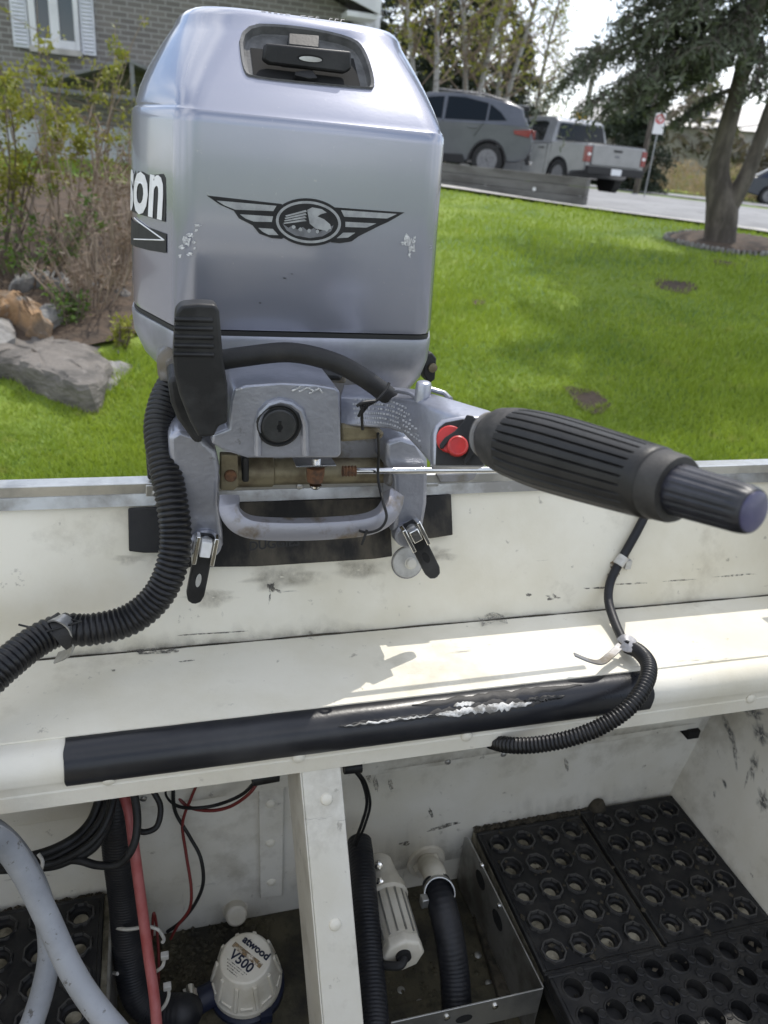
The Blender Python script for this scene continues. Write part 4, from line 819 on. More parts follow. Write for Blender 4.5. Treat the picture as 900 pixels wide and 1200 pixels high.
crumbs('leaf_muck', 'dark rotted leaf muck along the back edge of the mats', [(.485, .70, .836, .849, -1.008), (.485, .70, .836, .849, -1.005), (.485, .72, .840, .849, -1.002), (-.45, -.1, .838, .849, -1.006), (.49, .86, .3, .83, -1.009), (.49, .86, .3, .83, -.9995)], 1500, 'muck', .002, .0055)
crumbs('bilge_gravel', 'brown gravel and leaf debris lying in the bilge', [(-.08, .14, .76, .845, -1.116), (-.08, .03, .62, .845, -1.116), (.2, .46, .55, .84, -1.119)], 900, 'bilge', .0015, .0055)
g = G(); g.box2((.846, .826, -.852), (.868, .849, -.836)); part('strip_notch', g, 'dark_hole', boat)
g = G(); g.tube([Vector((x, .8485, -.8395)) for x in [-.52 + .02 * i for i in range(69)]], [.0012 + .0012 * abs(mnoise.noise(Vector((i * .37, 5, 0)))) for i in range(69)], 6); part('strip_seam', g, 'muck', boat, smooth=60)
g = G(); c = PY(700, 942, .845); g.lathe(c + Vector((0, .003, -.02)), (0, -.3, 1), [(0, .012), (.012, .016), (.022, .013), (.032, .006), (.036, .001)], 14, lambda t_, k: .004 * mnoise.noise(Vector((t_ * 90, k * 1.7, 3)))); tag(part('mud_clump', g, 'muck'), 'small brown mud clump stuck to the bulkhead above the mats', 'mud clump')

# ------------------------------------------------------------------ aluminium tray
tray = thing('metal_tray', 'open aluminium bracket frame with slotted side standing over the bilge', 'tray', (.40, .70, -1.12))
zt = -1.0; a0, a1 = PZ(545, 975, zt), PZ(636, 1157, zt)
sd_ = Vector((a1.x - a0.x, a1.y - a0.y, 0)).normalized(); sl = (a1 - a0).length; sn = Vector((-sd_.y, sd_.x, 0))
g = G(); ring_ = [a0 + Vector((0, 0, -.012)), a0 + sd_ * .012, a1, a1 + Vector((0, 0, -.116)), a0 + Vector((0, 0, -.116))]
g.prism(ring_, sn * .0022); tp = part('tray_side', g, 'dull_aluminium', tray, .0004)
for (px, py) in ((563, 1031), (583, 1078)):
    c = on(px, py, a0, sn, 0); c = c - sn * .0004 * (1 if sn.dot(-c) < 0 else -1)
    g = G(); g.prism([c + sd_ * (.017 * math.cos(a)) + Vector((0, 0, .013 * math.sin(a))) for a in [k * math.pi / 12 for k in range(24)]], sn * .0006); part('slot_hole', g, 'dark_hole', tp)
    g = G(); g.lathe(on(px + 2, py - 17, a0, sn, 0), sn if sn.dot(Vector((-.47, -.7, 1))) > 0 else -sn, [(-.001, .004), (.0025, .0038), (.0035, .002), (.0036, .0005)], 12); part('tray_rivet', g, 'chrome', tp)
b0 = PZ(458, 1197, zt); g = G(); g.prism([b0, a1, a1 + Vector((0, 0, -.05)), b0 + Vector((0, 0, -.05))], (0, -.0022, 0)); tf = part('tray_front', g, 'aluminium', tray, .0004)
for s in (.36, .68):
    c = b0.lerp(a1, s) + Vector((0, -.0022, -.014)); g = G(); g.lathe(c, (0, -1, 0), [(-.001, .0045), (.002, .0042), (.003, .002), (.0031, .0005)], 12); part('tray_rivet', g, 'chrome', tf)
g = G(); c = b0.lerp(a1, .48) + Vector((0, -.0026, -.026)); g.prism([c + Vector((.012 * math.cos(k * math.pi / 8), 0, .008 * math.sin(k * math.pi / 8))) for k in range(16)], (0, .0004, 0)); part('slot_hole', g, 'dark_hole', tf)

# ------------------------------------------------------------------ bilge pump with printed cap
pz = -1.03; pcx = PZ(290, 1108, pz); bp = thing('bilge_pump', 'cream bilge pump with ribbed tapered cap on a dark blue base', 'bilge pump', (pcx.x, pcx.y, -1.12))
base = Vector((pcx.x, pcx.y - .004, -1.12)); up = Vector((-.05, -.14, 1)).normalized()
g = G(); g.lathe(base, up, [(.018, .047), (.022, .050), (.032, .0505), (.034, .0495), (.038, .0485), (.084, .0375), (.0885, .0355), (.090, .033), (.0902, .001)], 48); pcap = part('pump_cap', g, 'pump_white', bp, smooth=25)
pu, pv_ = perp(up)
for k in range(10):
    a = k * 2 * math.pi / 10 + .2; rad = pu * math.cos(a) + pv_ * math.sin(a); tn = up.cross(rad)
    lo, hi = base + up * .038 + rad * .0485, base + up * .082 + rad * .0385; dd = (hi - lo).normalized(); nr = tn.cross(dd)
    g = G(); g.box((lo + hi) / 2 + (nr if nr.dot(rad) > 0 else -nr) * .0006, (.0028, .0022, (hi - lo).length / 2), (tn, nr, dd)); part('cap_rib', g, 'pump_white', pcap, .001)
    a2 = a + math.pi / 10; rad = pu * math.cos(a2) + pv_ * math.sin(a2); tn = up.cross(rad); lo = base + up * .042 + rad * .0486
    g = G(); g.box(lo - rad * .0022, (.0085, .0022, .0035), (tn, rad, up)); part('cap_lug', g, 'pump_white', pcap, .001)
g = G(); g.lathe(base, up, [(0, .050), (.004, .054), (.016, .054), (.020, .050), (.020, .02)], 40); g.box(base + Vector((.02, -.052, .012)), (.008, .006, .008)); g.tube([base + Vector((-.03, .0, .018)), base + Vector((-.085, -.02, .018))], .017, 18); part('pump_base', g, 'pump_blue', bp)
tO = base + up * .0906; tU = PZ(293, 1134, pz) - PZ(272, 1118, pz); tU = (tU - up * tU.dot(up)).normalized(); tV = up.cross(tU)
g = G(); text_on(g, 'V500', .0185, tO - tU * .001 - tV * .007, tU, tV, bold=.0004); text_on(g, 'atwood', .0150, tO + tU * .0035 + tV * .0185, tU, tV, bold=.0005); part('cap_print', g, 'pump_blue', pcap, smooth=0)
g = G()
for r_ in range(4):
    x = -.019 + r_ * .003
    while x < .017 - r_ * .003:
        l_ = random.uniform(.001, .003); g.box(tO + tU * (x + l_ / 2) + tV * (-.0165 - r_ * .0033), (l_ / 2, .0007, .0002), (tU, tV, up)); x += l_ + .0009
part('cap_small_print', g, 'stain', pcap, smooth=0)
g = G(); g.box(tO + tV * .0035, (.026, .0038, .00025), (tU, tV, up)); part('cap_band', g, 'rust_stain', pcap, smooth=0)
# hose and band clamp to the pump
hc = base + Vector((-.080, -.018, .020)); g = G(); g.lathe(hc + Vector((-.008, -.002, 0)), (1, .25, 0), [(0, .0235), (.016, .0235), (.016, .022), (0, .022)], 28); g.box(hc + Vector((0, -.004, .0265)), (.0075, .006, .004)); g.lathe(hc + Vector((-.001, -.016, .031)), (0, 1, 0), [(0, .006), (.022, .006)], 12)
hcl = tag(part('hose_clamp', g, 'chrome'), 'bright steel band clamp on the bilge pump hose', 'hose clamp')
# ------------------------------------------------------------------ hoses and wiring on the left
def hose(name, pts, r, m, label, cat, per=10, n=16, grp=None, ribs=None):
    p = spline(pts, per)
    if ribs: g = corrug(p, r, ribs[0], ribs[1], n)
    else: g = G(); g.tube(p, r, n)
    return tag(part(name, g, m, smooth=60), label, cat, grp)
hose('discharge_hose', [P(140, 900, 1.02), P(137, 940, 1.01), P(140, 990, 1.02), P(147, 1050, 1.04), P(152, 1110, 1.05), P(160, 1160, 1.05), P(180, 1182, 1.05), P(215, 1186, 1.04), hc + Vector((-.01, -.004, -.002))], .0228, 'hose_black', 'thick black discharge hose hanging under the bench beside the red hose', 'hose', ribs=(.004, .0006), n=20)
hose('red_hose', [P(138, 915, .985), P(151, 950, .975), P(158, 1000, .97), P(166, 1060, .98), P(174, 1120, .98), P(181, 1170, .97), P(186, 1230, .96)], .0068, 'red_hose', 'faded red hose hanging in front of the thick black hose', 'hose')
hose('grey_hose', [P(-70, 960, .72), P(-30, 972, .74), P(5, 990, .78), P(30, 1025, .80), P(55, 1075, .81), P(80, 1130, .81), P(108, 1175, .81), P(150, 1225, .80)], .0128, 'pvc_grey', 'pale grey hose crossing over the other, scraped near its lower end', 'hose')
hose('grey_hose', [P(-60, 950, .82), P(-5, 975, .83), P(30, 1015, .86), P(50, 1060, .88), P(58, 1110, .88), P(50, 1160, .86), P(34, 1210, .83)], .0126, 'pvc_grey', 'pale grey hose bending down behind the scraped one over the mat', 'hose')
wb_ = thing('wire_bundle', 'bundle of looped black wires hanging under the bench on the left', 'wires', P(90, 1000, .95))
for k, (pts, r) in enumerate((([(120, 905, .99), (117, 935, .98), (105, 965, .97), (80, 987, .95), (40, 1003, .93), (-10, 1008, .90), (-70, 1000, .88)], .0062), ([(128, 905, .99), (125, 945, .97), (108, 975, .96), (78, 997, .945), (35, 1012, .925), (-70, 1012, .875)], .0058), ([(133, 905, .985), (129, 950, .965), (112, 990, .955), (80, 1008, .945), (45, 1016, .93), (-70, 1020, .87)], .0060),
                          ([(137, 905, .98), (131, 945, .96), (118, 975, .95), (95, 996, .94), (60, 1012, .93), (20, 1014, .91), (-70, 1006, .87)], .0045), ([(150, 905, .97), (158, 935, .955), (161, 965, .95), (156, 992, .945), (140, 1012, .945), (115, 1014, .945), (90, 1008, .945), (60, 1010, .94), (-60, 1022, .88)], .0050),
                          ([(165, 905, 1.0), (178, 925, .99), (188, 945, .99), (184, 968, .985), (170, 975, .98), (158, 972, .98)], .0038))):
    g = G(); g.tube(spline([P(*p) for p in pts], 8), r, 12); part('wire', g, 'wire_black', wb_, smooth=60)
g = G(); g.tube(spline([P(45, 1001, .915), P(50, 1010, .912), P(47, 1022, .915), P(42, 1030, .93)], 5), .0022, 8); part('cable_tie', g, 'zip_tie', wb_)
wr = thing('thin_wires', 'thin dark red and black wire pair running down the bulkhead', 'wires', P(215, 1085, 1.1))
for pts, r, m in (([(305, 912, 1.03), (292, 930, 1.03), (270, 945, 1.05), (245, 950, 1.06), (220, 945, 1.07), (208, 930, 1.07), (212, 912, 1.06)], .0024, 'wire_red'), ([(303, 910, 1.03), (285, 930, 1.04), (255, 943, 1.06), (225, 947, 1.06), (205, 943, 1.07), (194, 928, 1.06), (204, 910, 1.05)], .0024, 'wire_black'),
                  ([(236, 908, 1.05), (224, 935, 1.06), (214, 965, 1.075), (218, 1000, 1.085), (224, 1040, 1.09), (222, 1065, 1.1), (208, 1085, 1.11), (200, 1100, 1.12)], .0022, 'wire_red'), ([(203, 920, 1.05), (205, 950, 1.07), (222, 980, 1.08), (235, 1005, 1.085), (238, 1035, 1.09), (228, 1060, 1.1), (212, 1080, 1.11), (196, 1092, 1.12)], .0026, 'wire_black'),
                  ([(178, 1100, 1.1), (180, 1070, 1.09), (184, 1090, 1.1), (186, 1130, 1.1), (184, 1180, 1.09)], .002, 'wire_red')):
    g = G(); g.tube(spline([P(*p) for p in pts], 8), r, 8); part('wire', g, m, wr, smooth=60)
g = G(); c = P(312, 909, 1.02); g.lathe(c, (1, 0, .1), [(-.02, .004), (-.018, .010), (.016, .011), (.018, .004)], 14); part('connector', g, 'black_plastic', wr)
zt_ = thing('zip_ties', 'pale zip ties looped round the black hose and wires', 'zip ties', P(190, 1110, 1.0))
for pts in ([(135, 1087, 1.03), (150, 1089, 1.015), (168, 1086, 1.02)], [(176, 1086, 1.03), (186, 1090, 1.03), (192, 1100, 1.04), (190, 1105, 1.04)], [(180, 1140, 1.03), (190, 1133, 1.02), (193, 1122, 1.02)], [(178, 1190, 1.01), (192, 1180, 1.0), (198, 1165, 1.0), (195, 1155, 1.0)], [(133, 1140, 1.04), (138, 1141, 1.03)]):
    g = G(); g.tube(spline([P(*p) for p in pts], 6), .0024, 8); part('zip_tie', g, 'zip_tie', zt_, smooth=60)
for (x, y, d) in ((193, 1120, 1.015), (196, 1156, .995)): g = G(); g.box(P(x, y, d), (.005, .004, .004)); part('tie_head', g, 'zip_tie', zt_, .001)

# ------------------------------------------------------------------ second pump, through-hull and their hoses
ap = thing('aerator_pump', 'white ribbed aerator pump lying beside the black hose', 'pump', P(462, 1080, 1.12))
q0, q1 = P(444, 1012, 1.17), P(470, 1108, 1.045); qa = (q1 - q0).normalized(); L_ = (q1 - q0).length
g = G(); g.lathe(q0, qa, [(-.01, .012), (0, .020), (.02, .022), (.035, .025), (.05, .0295), (.062, .0300), (.066, .0265), (L_, .0265), (L_ + .004, .0275)], 28); ab = part('pump_body', g, 'pump_white', ap)
g = G(); g.lathe(q0, qa, [(L_, .029), (L_ + .014, .029), (L_ + .017, .026), (L_ + .017, .001)], 8); ahc = part('pump_end_cap', g, 'pump_white', ap, .0015, smooth=20)
pu, pv_ = perp(qa)
for k in range(14):
    a = k * 2 * math.pi / 14; rad = pu * math.cos(a) + pv_ * math.sin(a); g = G(); g.box(q0 + qa * (L_ * .5 + .032) + rad * .0265, (.0012, .0012, (L_ - .07) / 2), (qa.cross(rad), rad, qa)); part('body_rib', g, 'dull_aluminium', ab)
oc = q1 + qa * .017 + Vector((-.002, -.002, .004)); g = G(); g.lathe(oc, qa, [(-.004, .0105), (.003, .0105), (.003, .001)], 20); part('outlet', g, 'dark_hole', ahc)
g = G(); g.tube(spline([oc + qa * .002, oc + qa * .01 + Vector((-.008, 0, -.002)), oc + Vector((-.03, .0, -.008))], 6), .006, 10); part('outlet_wire', g, 'wire_black', ap)
for (x, y, d) in ((444, 1014, 1.13), (446, 1034, 1.11)): g = G(); g.lathe(P(x, y, d), -fw, [(-.003, .006), (.004, .006), (.006, .003), (.0061, .0005)], 10); part('terminal_screw', g, 'chrome', ab)
hose('black_hose', [P(421, 985, 1.16), P(424, 1010, 1.13), P(428, 1060, 1.08), P(433, 1120, 1.03), P(438, 1180, .98), P(441, 1240, .93)], .0185, 'hose_black', 'long black hose running beside the cream brace to the white pump', 'hose', ribs=(.005, .0008), n=20)
g = G(); p_ = spline([P(412, 900, 1.04), P(424, 915, 1.07), P(430, 940, 1.09), P(424, 965, 1.11), P(414, 990, 1.13)], 8); g.tube(p_, .0024, 8); g.tube([q + Vector((.004, -.003, 0)) for q in p_], .002, 8); g.lathe(P(413, 899, 1.03), (1, 0, 0), [(-.012, .008), (.012, .009)], 10)
tag(part('lead_wire', g, 'wire_black', smooth=60), 'dark twin lead hanging from the bench down to the black hose', 'wire')
th = thing('through_hull_fitting', 'white flanged through-hull fitting on the bulkhead above the bilge', 'fitting', PY(498, 1010, .85))
tcn = PY(499, 1008, .85); td = (P(512, 1050, 1.08) - tcn).normalized()
g = G(); g.lathe(tcn, (0, -1, .05), [(0, .033), (.003, .0335), (.006, .032), (.007, .027), (.007, .01)], 32); part('flange', g, 'pump_white', th)
g = G(); g.lathe(tcn, Vector((.1, -1, -.15)), [(.005, .027), (.016, .026), (.017, .001)], 6); part('hex_nut', g, 'pump_white', th, .001, smooth=20)
g = G(); g.tube(spline([tcn + Vector((0, -.008, 0)), P(508, 1022, 1.15), P(514, 1042, 1.12)], 6), .0175, 20); part('barb', g, 'pump_white', th)
hose('drain_hose', [P(511, 1034, 1.13), P(518, 1060, 1.10), P(527, 1100, 1.08), P(533, 1145, 1.07), P(536, 1200, 1.05), P(537, 1250, 1.03)], .0212, 'hose_black', 'black hose leading from the white through-hull fitting past the tray', 'hose', ribs=(.006, .0005), n=22)
g = G(); c = P(515, 1046, 1.105); g.lathe(c - td * .008, td, [(0, .0225), (.014, .0225), (.014, .021), (0, .021)], 26); part('band', g, 'dull_aluminium', th); g = G(); g.box(c + Vector((-.024, -.004, -.006)), (.005, .006, .008)); part('band_screw', g, 'dull_aluminium', th, .001)
# rotten wood strip beside the tray
g = G(); g.prism([PZ(x, y, -1.105) for x, y in ((535, 990), (545, 985), (607, 1160), (585, 1168), (558, 1080))], (0, 0, -.014)); tag(part('wood_strip', g, 'muck', bevel=.002), 'rotten brown wood strip along the foot of the tray side', 'wood strip')

# ================================================================== background
mat('window_glass', (.03, .035, .04), .06, 0, spec=.9); mat('white_vinyl', (.72, .72, .74), .5, 0, (.62, .62, .65), 3); mat('shutter', (.66, .67, .72), .55, 0, (.58, .59, .64), 5)
mat('flashing', (.20, .20, .205), .45, .3, (.15, .15, .155), 4); mat('foundation', (.55, .57, .60), .85, 0, (.42, .43, .45), 2.5, bump=.3, bscale=30); mat('roof', (.10, .095, .09), .9, 0, (.06, .058, .055), 20, bump=.6, bscale=30)
mat('rock_grey', (.165, .148, .130), .88, 0, (.085, .078, .07), 5, .4, .62, .9, 22, c3=(.22, .20, .18), scale3=12, lo3=.55, hi3=.68, stretch=(1, 1, 2.5)); mat('rock_orange', (.30, .185, .095), .88, 0, (.16, .12, .085), 6, .42, .6, .9, 22, c3=(.33, .30, .26), scale3=9, lo3=.55, hi3=.65); mat('rock_pale', (.26, .25, .235), .88, 0, (.15, .145, .135), 7, bump=.8, bscale=22)
mat('twig', (.105, .075, .055), .85, 0, (.16, .13, .105), 12); mat('twig_pale', (.30, .235, .18), .85, 0, (.19, .14, .10), 9)
mat('leaf_spring', (.28, .28, .035), .55, 0, (.17, .20, .028), 5, transl=.4, c3=(.25, .20, .05), scale3=4, lo3=.56, hi3=.66); mat('leaf_green', (.10, .17, .022), .55, 0, (.06, .11, .016), 4, transl=.35); mat('dry_leaf', (.22, .155, .10), .8, 0, (.13, .085, .055), 8, transl=.2)
mat('needle', (.125, .142, .095), .6, 0, (.080, .098, .066), 3, transl=.12, c3=(.17, .17, .10), scale3=9, lo3=.56, hi3=.68); mat('bark', (.135, .115, .098), .92, 0, (.062, .052, .044), 9, .4, .6, .9, 26, stretch=(1, 1, .35)); mat('birch_bark', (.36, .35, .32), .8, 0, (.12, .11, .10), 9, .54, .62, .4, 30, stretch=(.5, .5, 3)); mat('conifer', (.035, .050, .026), .65, 0, (.018, .028, .015), 2, transl=.1, c3=(.075, .085, .035), scale3=5, lo3=.55, hi3=.68)
mat('timber', (.17, .165, .155), .85, 0, (.105, .10, .092), 6, .4, .6, .5, 40, stretch=(.3, .3, 1.)); mat('pole_wood', (.26, .24, .22), .85, 0, (.18, .165, .15), 6); mat('far_wood', (.155, .125, .095), .95, 0, (.10, .09, .065), .5, .4, .6, transl=.15, c3=(.12, .14, .05), scale3=.25, lo3=.52, hi3=.62)
mat('dry_grass', (.42, .32, .20), .9, 0, (.30, .22, .14), 1.2, transl=.3, c3=(.26, .28, .07), scale3=.8, lo3=.52, hi3=.6); mat('field', (.32, .38, .05), .9, 0, (.24, .30, .045), .4, transl=.2)
mat('suv_paint', (.120, .126, .140), .3, .5, (.105, .11, .123), 3, coat=.5); mat('truck_paint', (.24, .245, .252), .32, .45, (.21, .215, .222), 3, coat=.5); mat('car_paint', (.012, .018, .035), .25, .3, (.016, .022, .04), 3, coat=.6)
mat('car_glass', (.010, .012, .013), .08, 0, spec=.35); mat('car_trim', (.014, .014, .015), .6); mat('tyre', (.018, .018, .018), .8, 0, (.03, .03, .03), 12); mat('alloy', (.22, .22, .23), .4, .6, (.15, .15, .16), 20); mat('tail_red', (.20, .010, .010), .2, 0, coat=.5); mat('lamp_white', (.75, .75, .75), .3); mat('plate_white', (.75, .76, .78), .5)
mat('sign_white', (.80, .80, .80), .5); mat('sign_red', (.55, .03, .03), .5); mat('sign_yellow', (.65, .36, .02), .5); mat('galvanised', (.42, .43, .44), .45, .7, (.34, .35, .36), 8)
def brick_mat():
    m = mat('brick', (.2, .18, .165), .9); n = m.node_tree.nodes; L = m.node_tree.links; b = n['Principled BSDF']; t = n['Texture Coordinate']
    s = n.new('ShaderNodeSeparateXYZ'); c = n.new('ShaderNodeCombineXYZ'); ad = n.new('ShaderNodeMath'); ad.operation = 'ADD'
    L.new(t.outputs['Object'], s.inputs['Vector']); L.new(s.outputs['X'], ad.inputs[0]); L.new(s.outputs['Y'], ad.inputs[1]); L.new(ad.outputs[0], c.inputs['X']); L.new(s.outputs['Z'], c.inputs['Y'])
    k = n.new('ShaderNodeTexBrick'); k.inputs['Scale'].default_value = 1; k.inputs['Brick Width'].default_value = .22; k.inputs['Row Height'].default_value = .075; k.inputs['Mortar Size'].default_value = .009; k.inputs['Bias'].default_value = -.1
    k.inputs['Color1'].default_value = (.205, .187, .172, 1); k.inputs['Color2'].default_value = (.150, .137, .128, 1); k.inputs['Mortar'].default_value = (.32, .312, .30, 1); L.new(c.outputs['Vector'], k.inputs['Vector'])
    L.new(k.outputs['Color'], b.inputs['Base Color']); bp = n.new('ShaderNodeBump'); bp.inputs['Strength'].default_value = .6; bp.inputs['Distance'].default_value = .01; bp.invert = True
    L.new(k.outputs['Fac'], bp.inputs['Height']); L.new(bp.outputs['Normal'], b.inputs['Normal'])
brick_mat()
# ------------------------------------------------------------------ house
HY = 14.0
house = thing('brick_house', 'grey brown brick house with white shuttered window behind the shrubs', 'house', (-2, HY + 4, -.6))
cx1 = PY(408, 20, HY).x; ze = PY(408, 20, HY).z + .12; rx = -3.5; sl_r = .30
g = G(); wall_ring = [Vector((-10.5, HY, -.9)), Vector((cx1, HY, -.9)), Vector((cx1, HY, ze)), Vector((rx, HY, ze + (cx1 - rx) * sl_r)), Vector((-10.5, HY, ze))]
g.prism(wall_ring, (0, 9, 0)); hw = part('brick_wall', g, 'brick', house, smooth=0)
zf = PY(60, 142, HY - .06).z
g = G(); g.box2((-10.55, HY - .05, -1.0), (cx1 + .04, HY + .2, zf)); part('foundation', g, 'foundation', house, .01)
g = G(); g.prism([Vector((cx1 + .38, HY - .45, ze - .08)), Vector((rx, HY - .45, ze + (cx1 - rx) * sl_r + .04)), Vector((-10.9, HY - .45, ze - .1)), Vector((-10.9, HY - .45, ze + .08)), Vector((rx, HY - .45, ze + (cx1 - rx) * sl_r + .24)), Vector((cx1 + .38, HY - .45, ze + .10))], (0, 9.6, 0)); rf = part('roof', g, 'roof', house, smooth=0)
g = G(); g.prism([Vector((cx1 + .40, HY - .49, ze - .10)), Vector((rx, HY - .49, ze + (cx1 - rx) * sl_r + .02)), Vector((rx, HY - .49, ze + (cx1 - rx) * sl_r + .2)), Vector((cx1 + .40, HY - .49, ze + .08))], (0, .035, 0)); part('rake_board', g, 'white_vinyl', rf, .005)
g = G(); g.box2((cx1 - .12, HY - .44, ze - .17), (cx1 + .36, HY - .01, ze - .09)); part('eave_return', g, 'white_vinyl', rf, .01)
# white side wing with vertical boards and downspout
wx0, wx1 = cx1 + .02, PY(446, 20, HY + .6).x
g = G(); g.box2((wx0, HY + .6, -.9), (wx1, HY + 6, ze + .9)); wing = part('side_wing', g, 'white_vinyl', house)
for k in range(4): x = wx0 + (wx1 - wx0) * (k + .5) / 4; g = G(); g.box2((x - .015, HY + .575, -.9), (x + .015, HY + .6, ze + .9)); part('siding_batten', g, 'white_vinyl', wing)
g = G(); g.tube([Vector((cx1 + .16, HY + .5, ze + .1)), Vector((cx1 + .16, HY + .5, -.7))], .045, 10); part('downspout', g, 'flashing', house)
# window with two sashes and louvred shutters
zb = PY(64, 55, HY).z; zt2 = zb + 1.35
def wx(px): return PY(px, 30, HY).x
win = part('window', G().box2((wx(35), HY - .05, zb), (wx(92), HY - .005, zt2)), 'window_glass', house)
for a, b in ((35, 43), (59, 70), (87, 93)): g = G(); g.box2((wx(a), HY - .085, zb - .02), (wx(b), HY - .0, zt2)); part('window_frame', g, 'white_vinyl', win, .006)
for a, b in ((zb - .02, zb + .09), (zt2 - .08, zt2)): g = G(); g.box2((wx(43), HY - .083, a), (wx(87), HY - .002, b)); part('window_frame', g, 'white_vinyl', win, .006)
g = G(); g.box2((wx(33), HY - .12, zb - .10), (wx(94), HY - .0, zb - .022)); part('window_sill', g, 'concrete', win, .006)
for a, b in ((14, 33.5), (94, 111)):
    g = G(); g.box2((wx(a), HY - .045, zb - .06), (wx(b), HY - .002, zt2)); sh = part('shutter', g, 'shutter', house, .004)
    for k in range(26): z = zb + .0 + k * .05; g = G(); g.box(((wx(a) + wx(b)) / 2, HY - .048, z), (abs(wx(b) - wx(a)) / 2 - .035, .012, .016), (Vector((1, 0, 0)), Vector((0, .8, -.6)), Vector((0, .6, .8)))); part('louvre', g, 'shutter', sh)
# small gabled hood over the basement entrance
hy = HY - 1.0; pk, pl, pr_ = PY(150, 73, hy), PY(40, 100, hy), PY(215, 100, hy); th_ = .05
for a, b in ((pl, pk), (pk, pr_)):
    g = G(); g.prism([a, b, b + Vector((0, 0, th_)), a + Vector((0, 0, th_))], (0, 1.0, 0)); part('hood_roof', g, 'flashing', house, .006)
zb2 = PY(155, 115, hy).z
g = G(); g.box2((pl.x, hy, zb2 - .03), (pr_.x, hy + .06, zb2 + .03)); part('hood_beam', g, 'flashing', house, .004)
g = G(); g.box2((PY(155, 90, hy).x - .03, hy + .01, zb2), (PY(155, 90, hy).x + .03, hy + .07, pk.z)); part('hood_post', g, 'flashing', house, .004)
for x in (pl.x + .05, pr_.x - .05, ): g = G(); g.box2((x - .045, hy + .02, -.7), (x + .045, hy + .11, zb2)); part('hood_post', g, 'pole_wood', house, .004)
# ------------------------------------------------------------------ rocks
def rock(pix, z, depth, m, label, seed, rough_=.05):
    top = [PZ(x, y, z) for x, y in pix]; c = sum(top, Vector()) / len(top); rn = random.Random(seed); n = 26
    dense = resample(spline(top, 6, True) + [top[0]], .06); k = max(16, len(dense)); rings = []
    for (s, dz) in ((1.06, -depth - .12), (1.06, -depth), (1.05, -depth * .55), (1.03, -depth * .2), (1.0, -.015), (.93, 0.), (.75, .012), (.5, .02), (.25, .022)):
        rings.append([c + (p - c) * s + Vector((0, 0, dz)) + Vector([mnoise.noise(((c + (p - c) * s + Vector((0, 0, dz))) * 6 + Vector((seed * 7.1 + q * 31, 0, 0)))) * rough_ for q in range(3)]) + Vector([mnoise.cell(((c + (p - c) * s + Vector((0, 0, dz))) * 11 + Vector((seed * 3.3 + q * 17, 0, 0)))) * rough_ * .35 + mnoise.noise(((c + (p - c) * s + Vector((0, 0, dz))) * 24 + Vector((q * 13, seed, 0)))) * rough_ * .4 for q in range(3)]) for p in dense])
    g = G(); g.loft(rings); return tag(part('rock', g, m, smooth=22), label, 'rock', 'rocks along the flower bed')
rock([(-70, 424), (0, 418), (55, 435), (100, 450), (118, 440), (126, 418), (98, 390), (55, 376), (0, 380), (-70, 384)], -1.17, .22, 'rock_grey', 'large flat grey slab at the edge of the lawn', 1, .03)
rock([(-30, 362), (0, 356), (20, 360), (48, 368), (46, 354), (24, 345), (-5, 341), (-30, 344)], -1.0, .13, 'rock_orange', 'rust orange topped boulder above the large slab', 2)
rock([(46, 372), (60, 368), (74, 364), (70, 356), (56, 356), (46, 362)], -1.03, .09, 'rock_pale', 'small pale stone right of the orange boulder', 3, .03)
rock([(112, 432), (124, 418), (140, 408), (160, 405), (160, 432), (140, 442), (122, 446)], -1.22, .14, 'rock_pale', 'pointed grey stone beside the right end of the slab', 4)
rock([(16, 330), (45, 326), (78, 330), (70, 320), (40, 317), (18, 321)], -.93, .08, 'rock_pale', 'pale flat stone under the shrub twigs', 5, .03)
rock([(-30, 400), (2, 394), (18, 388), (14, 374), (-5, 366), (-30, 366)], -1.1, .08, 'rock_pale', 'pale stone at the left picture edge on the slab', 6, .03)
rock([(85, 345), (120, 340), (150, 345), (160, 330), (120, 322), (90, 328)], -1.0, .06, 'rock_grey', 'weathered stone hidden under the dry brown twigs', 7, .03)
g = G(); q = [pg(x, y) for x, y in ((-200, 440), (0, 445), (130, 450), (200, 430), (230, 350))]
drape('flower_bed', [(-3.5, 4.9), (-.9, 4.72), (-.2, 4.95), (.35, 5.5), (1.0, 7.5), (.5, 10), (-1, 11), (-4.5, 10)], 'soil', .03, .5)
# ------------------------------------------------------------------ foliage helpers
def quads(cent, size, asp=.5, up=.0, droop=None, seed=0):
    r = np.random.default_rng(seed); n = len(cent); a = r.normal(size=(n, 3)); a[:, 2] += up; a /= np.linalg.norm(a, axis=1)[:, None]
    b = r.normal(size=(n, 3)); b -= (b * a).sum(1)[:, None] * a; b /= np.linalg.norm(b, axis=1)[:, None]
    s = (size * r.uniform(.6, 1.4, n))[:, None]; v = np.stack([cent - a * s * .5, cent + b * s * asp * .5, cent + a * s * .5, cent - b * s * asp * .5], 1).reshape(-1, 3)
    return v, np.arange(n * 4).reshape(-1, 4)
def fast_mesh(name, v, f, m, parent=None):
    me = bpy.data.meshes.new(name); k = f.shape[1]; me.vertices.add(len(v)); me.vertices.foreach_set('co', np.ascontiguousarray(v, dtype=np.float32).ravel())
    me.loops.add(f.size); me.loops.foreach_set('vertex_index', f.astype(np.int32).ravel()); me.polygons.add(len(f)); me.polygons.foreach_set('loop_start', np.arange(0, f.size, k, dtype=np.int32))
    me.update(calc_edges=True); me.materials.append(MATS[m]); return link(name, me, parent)
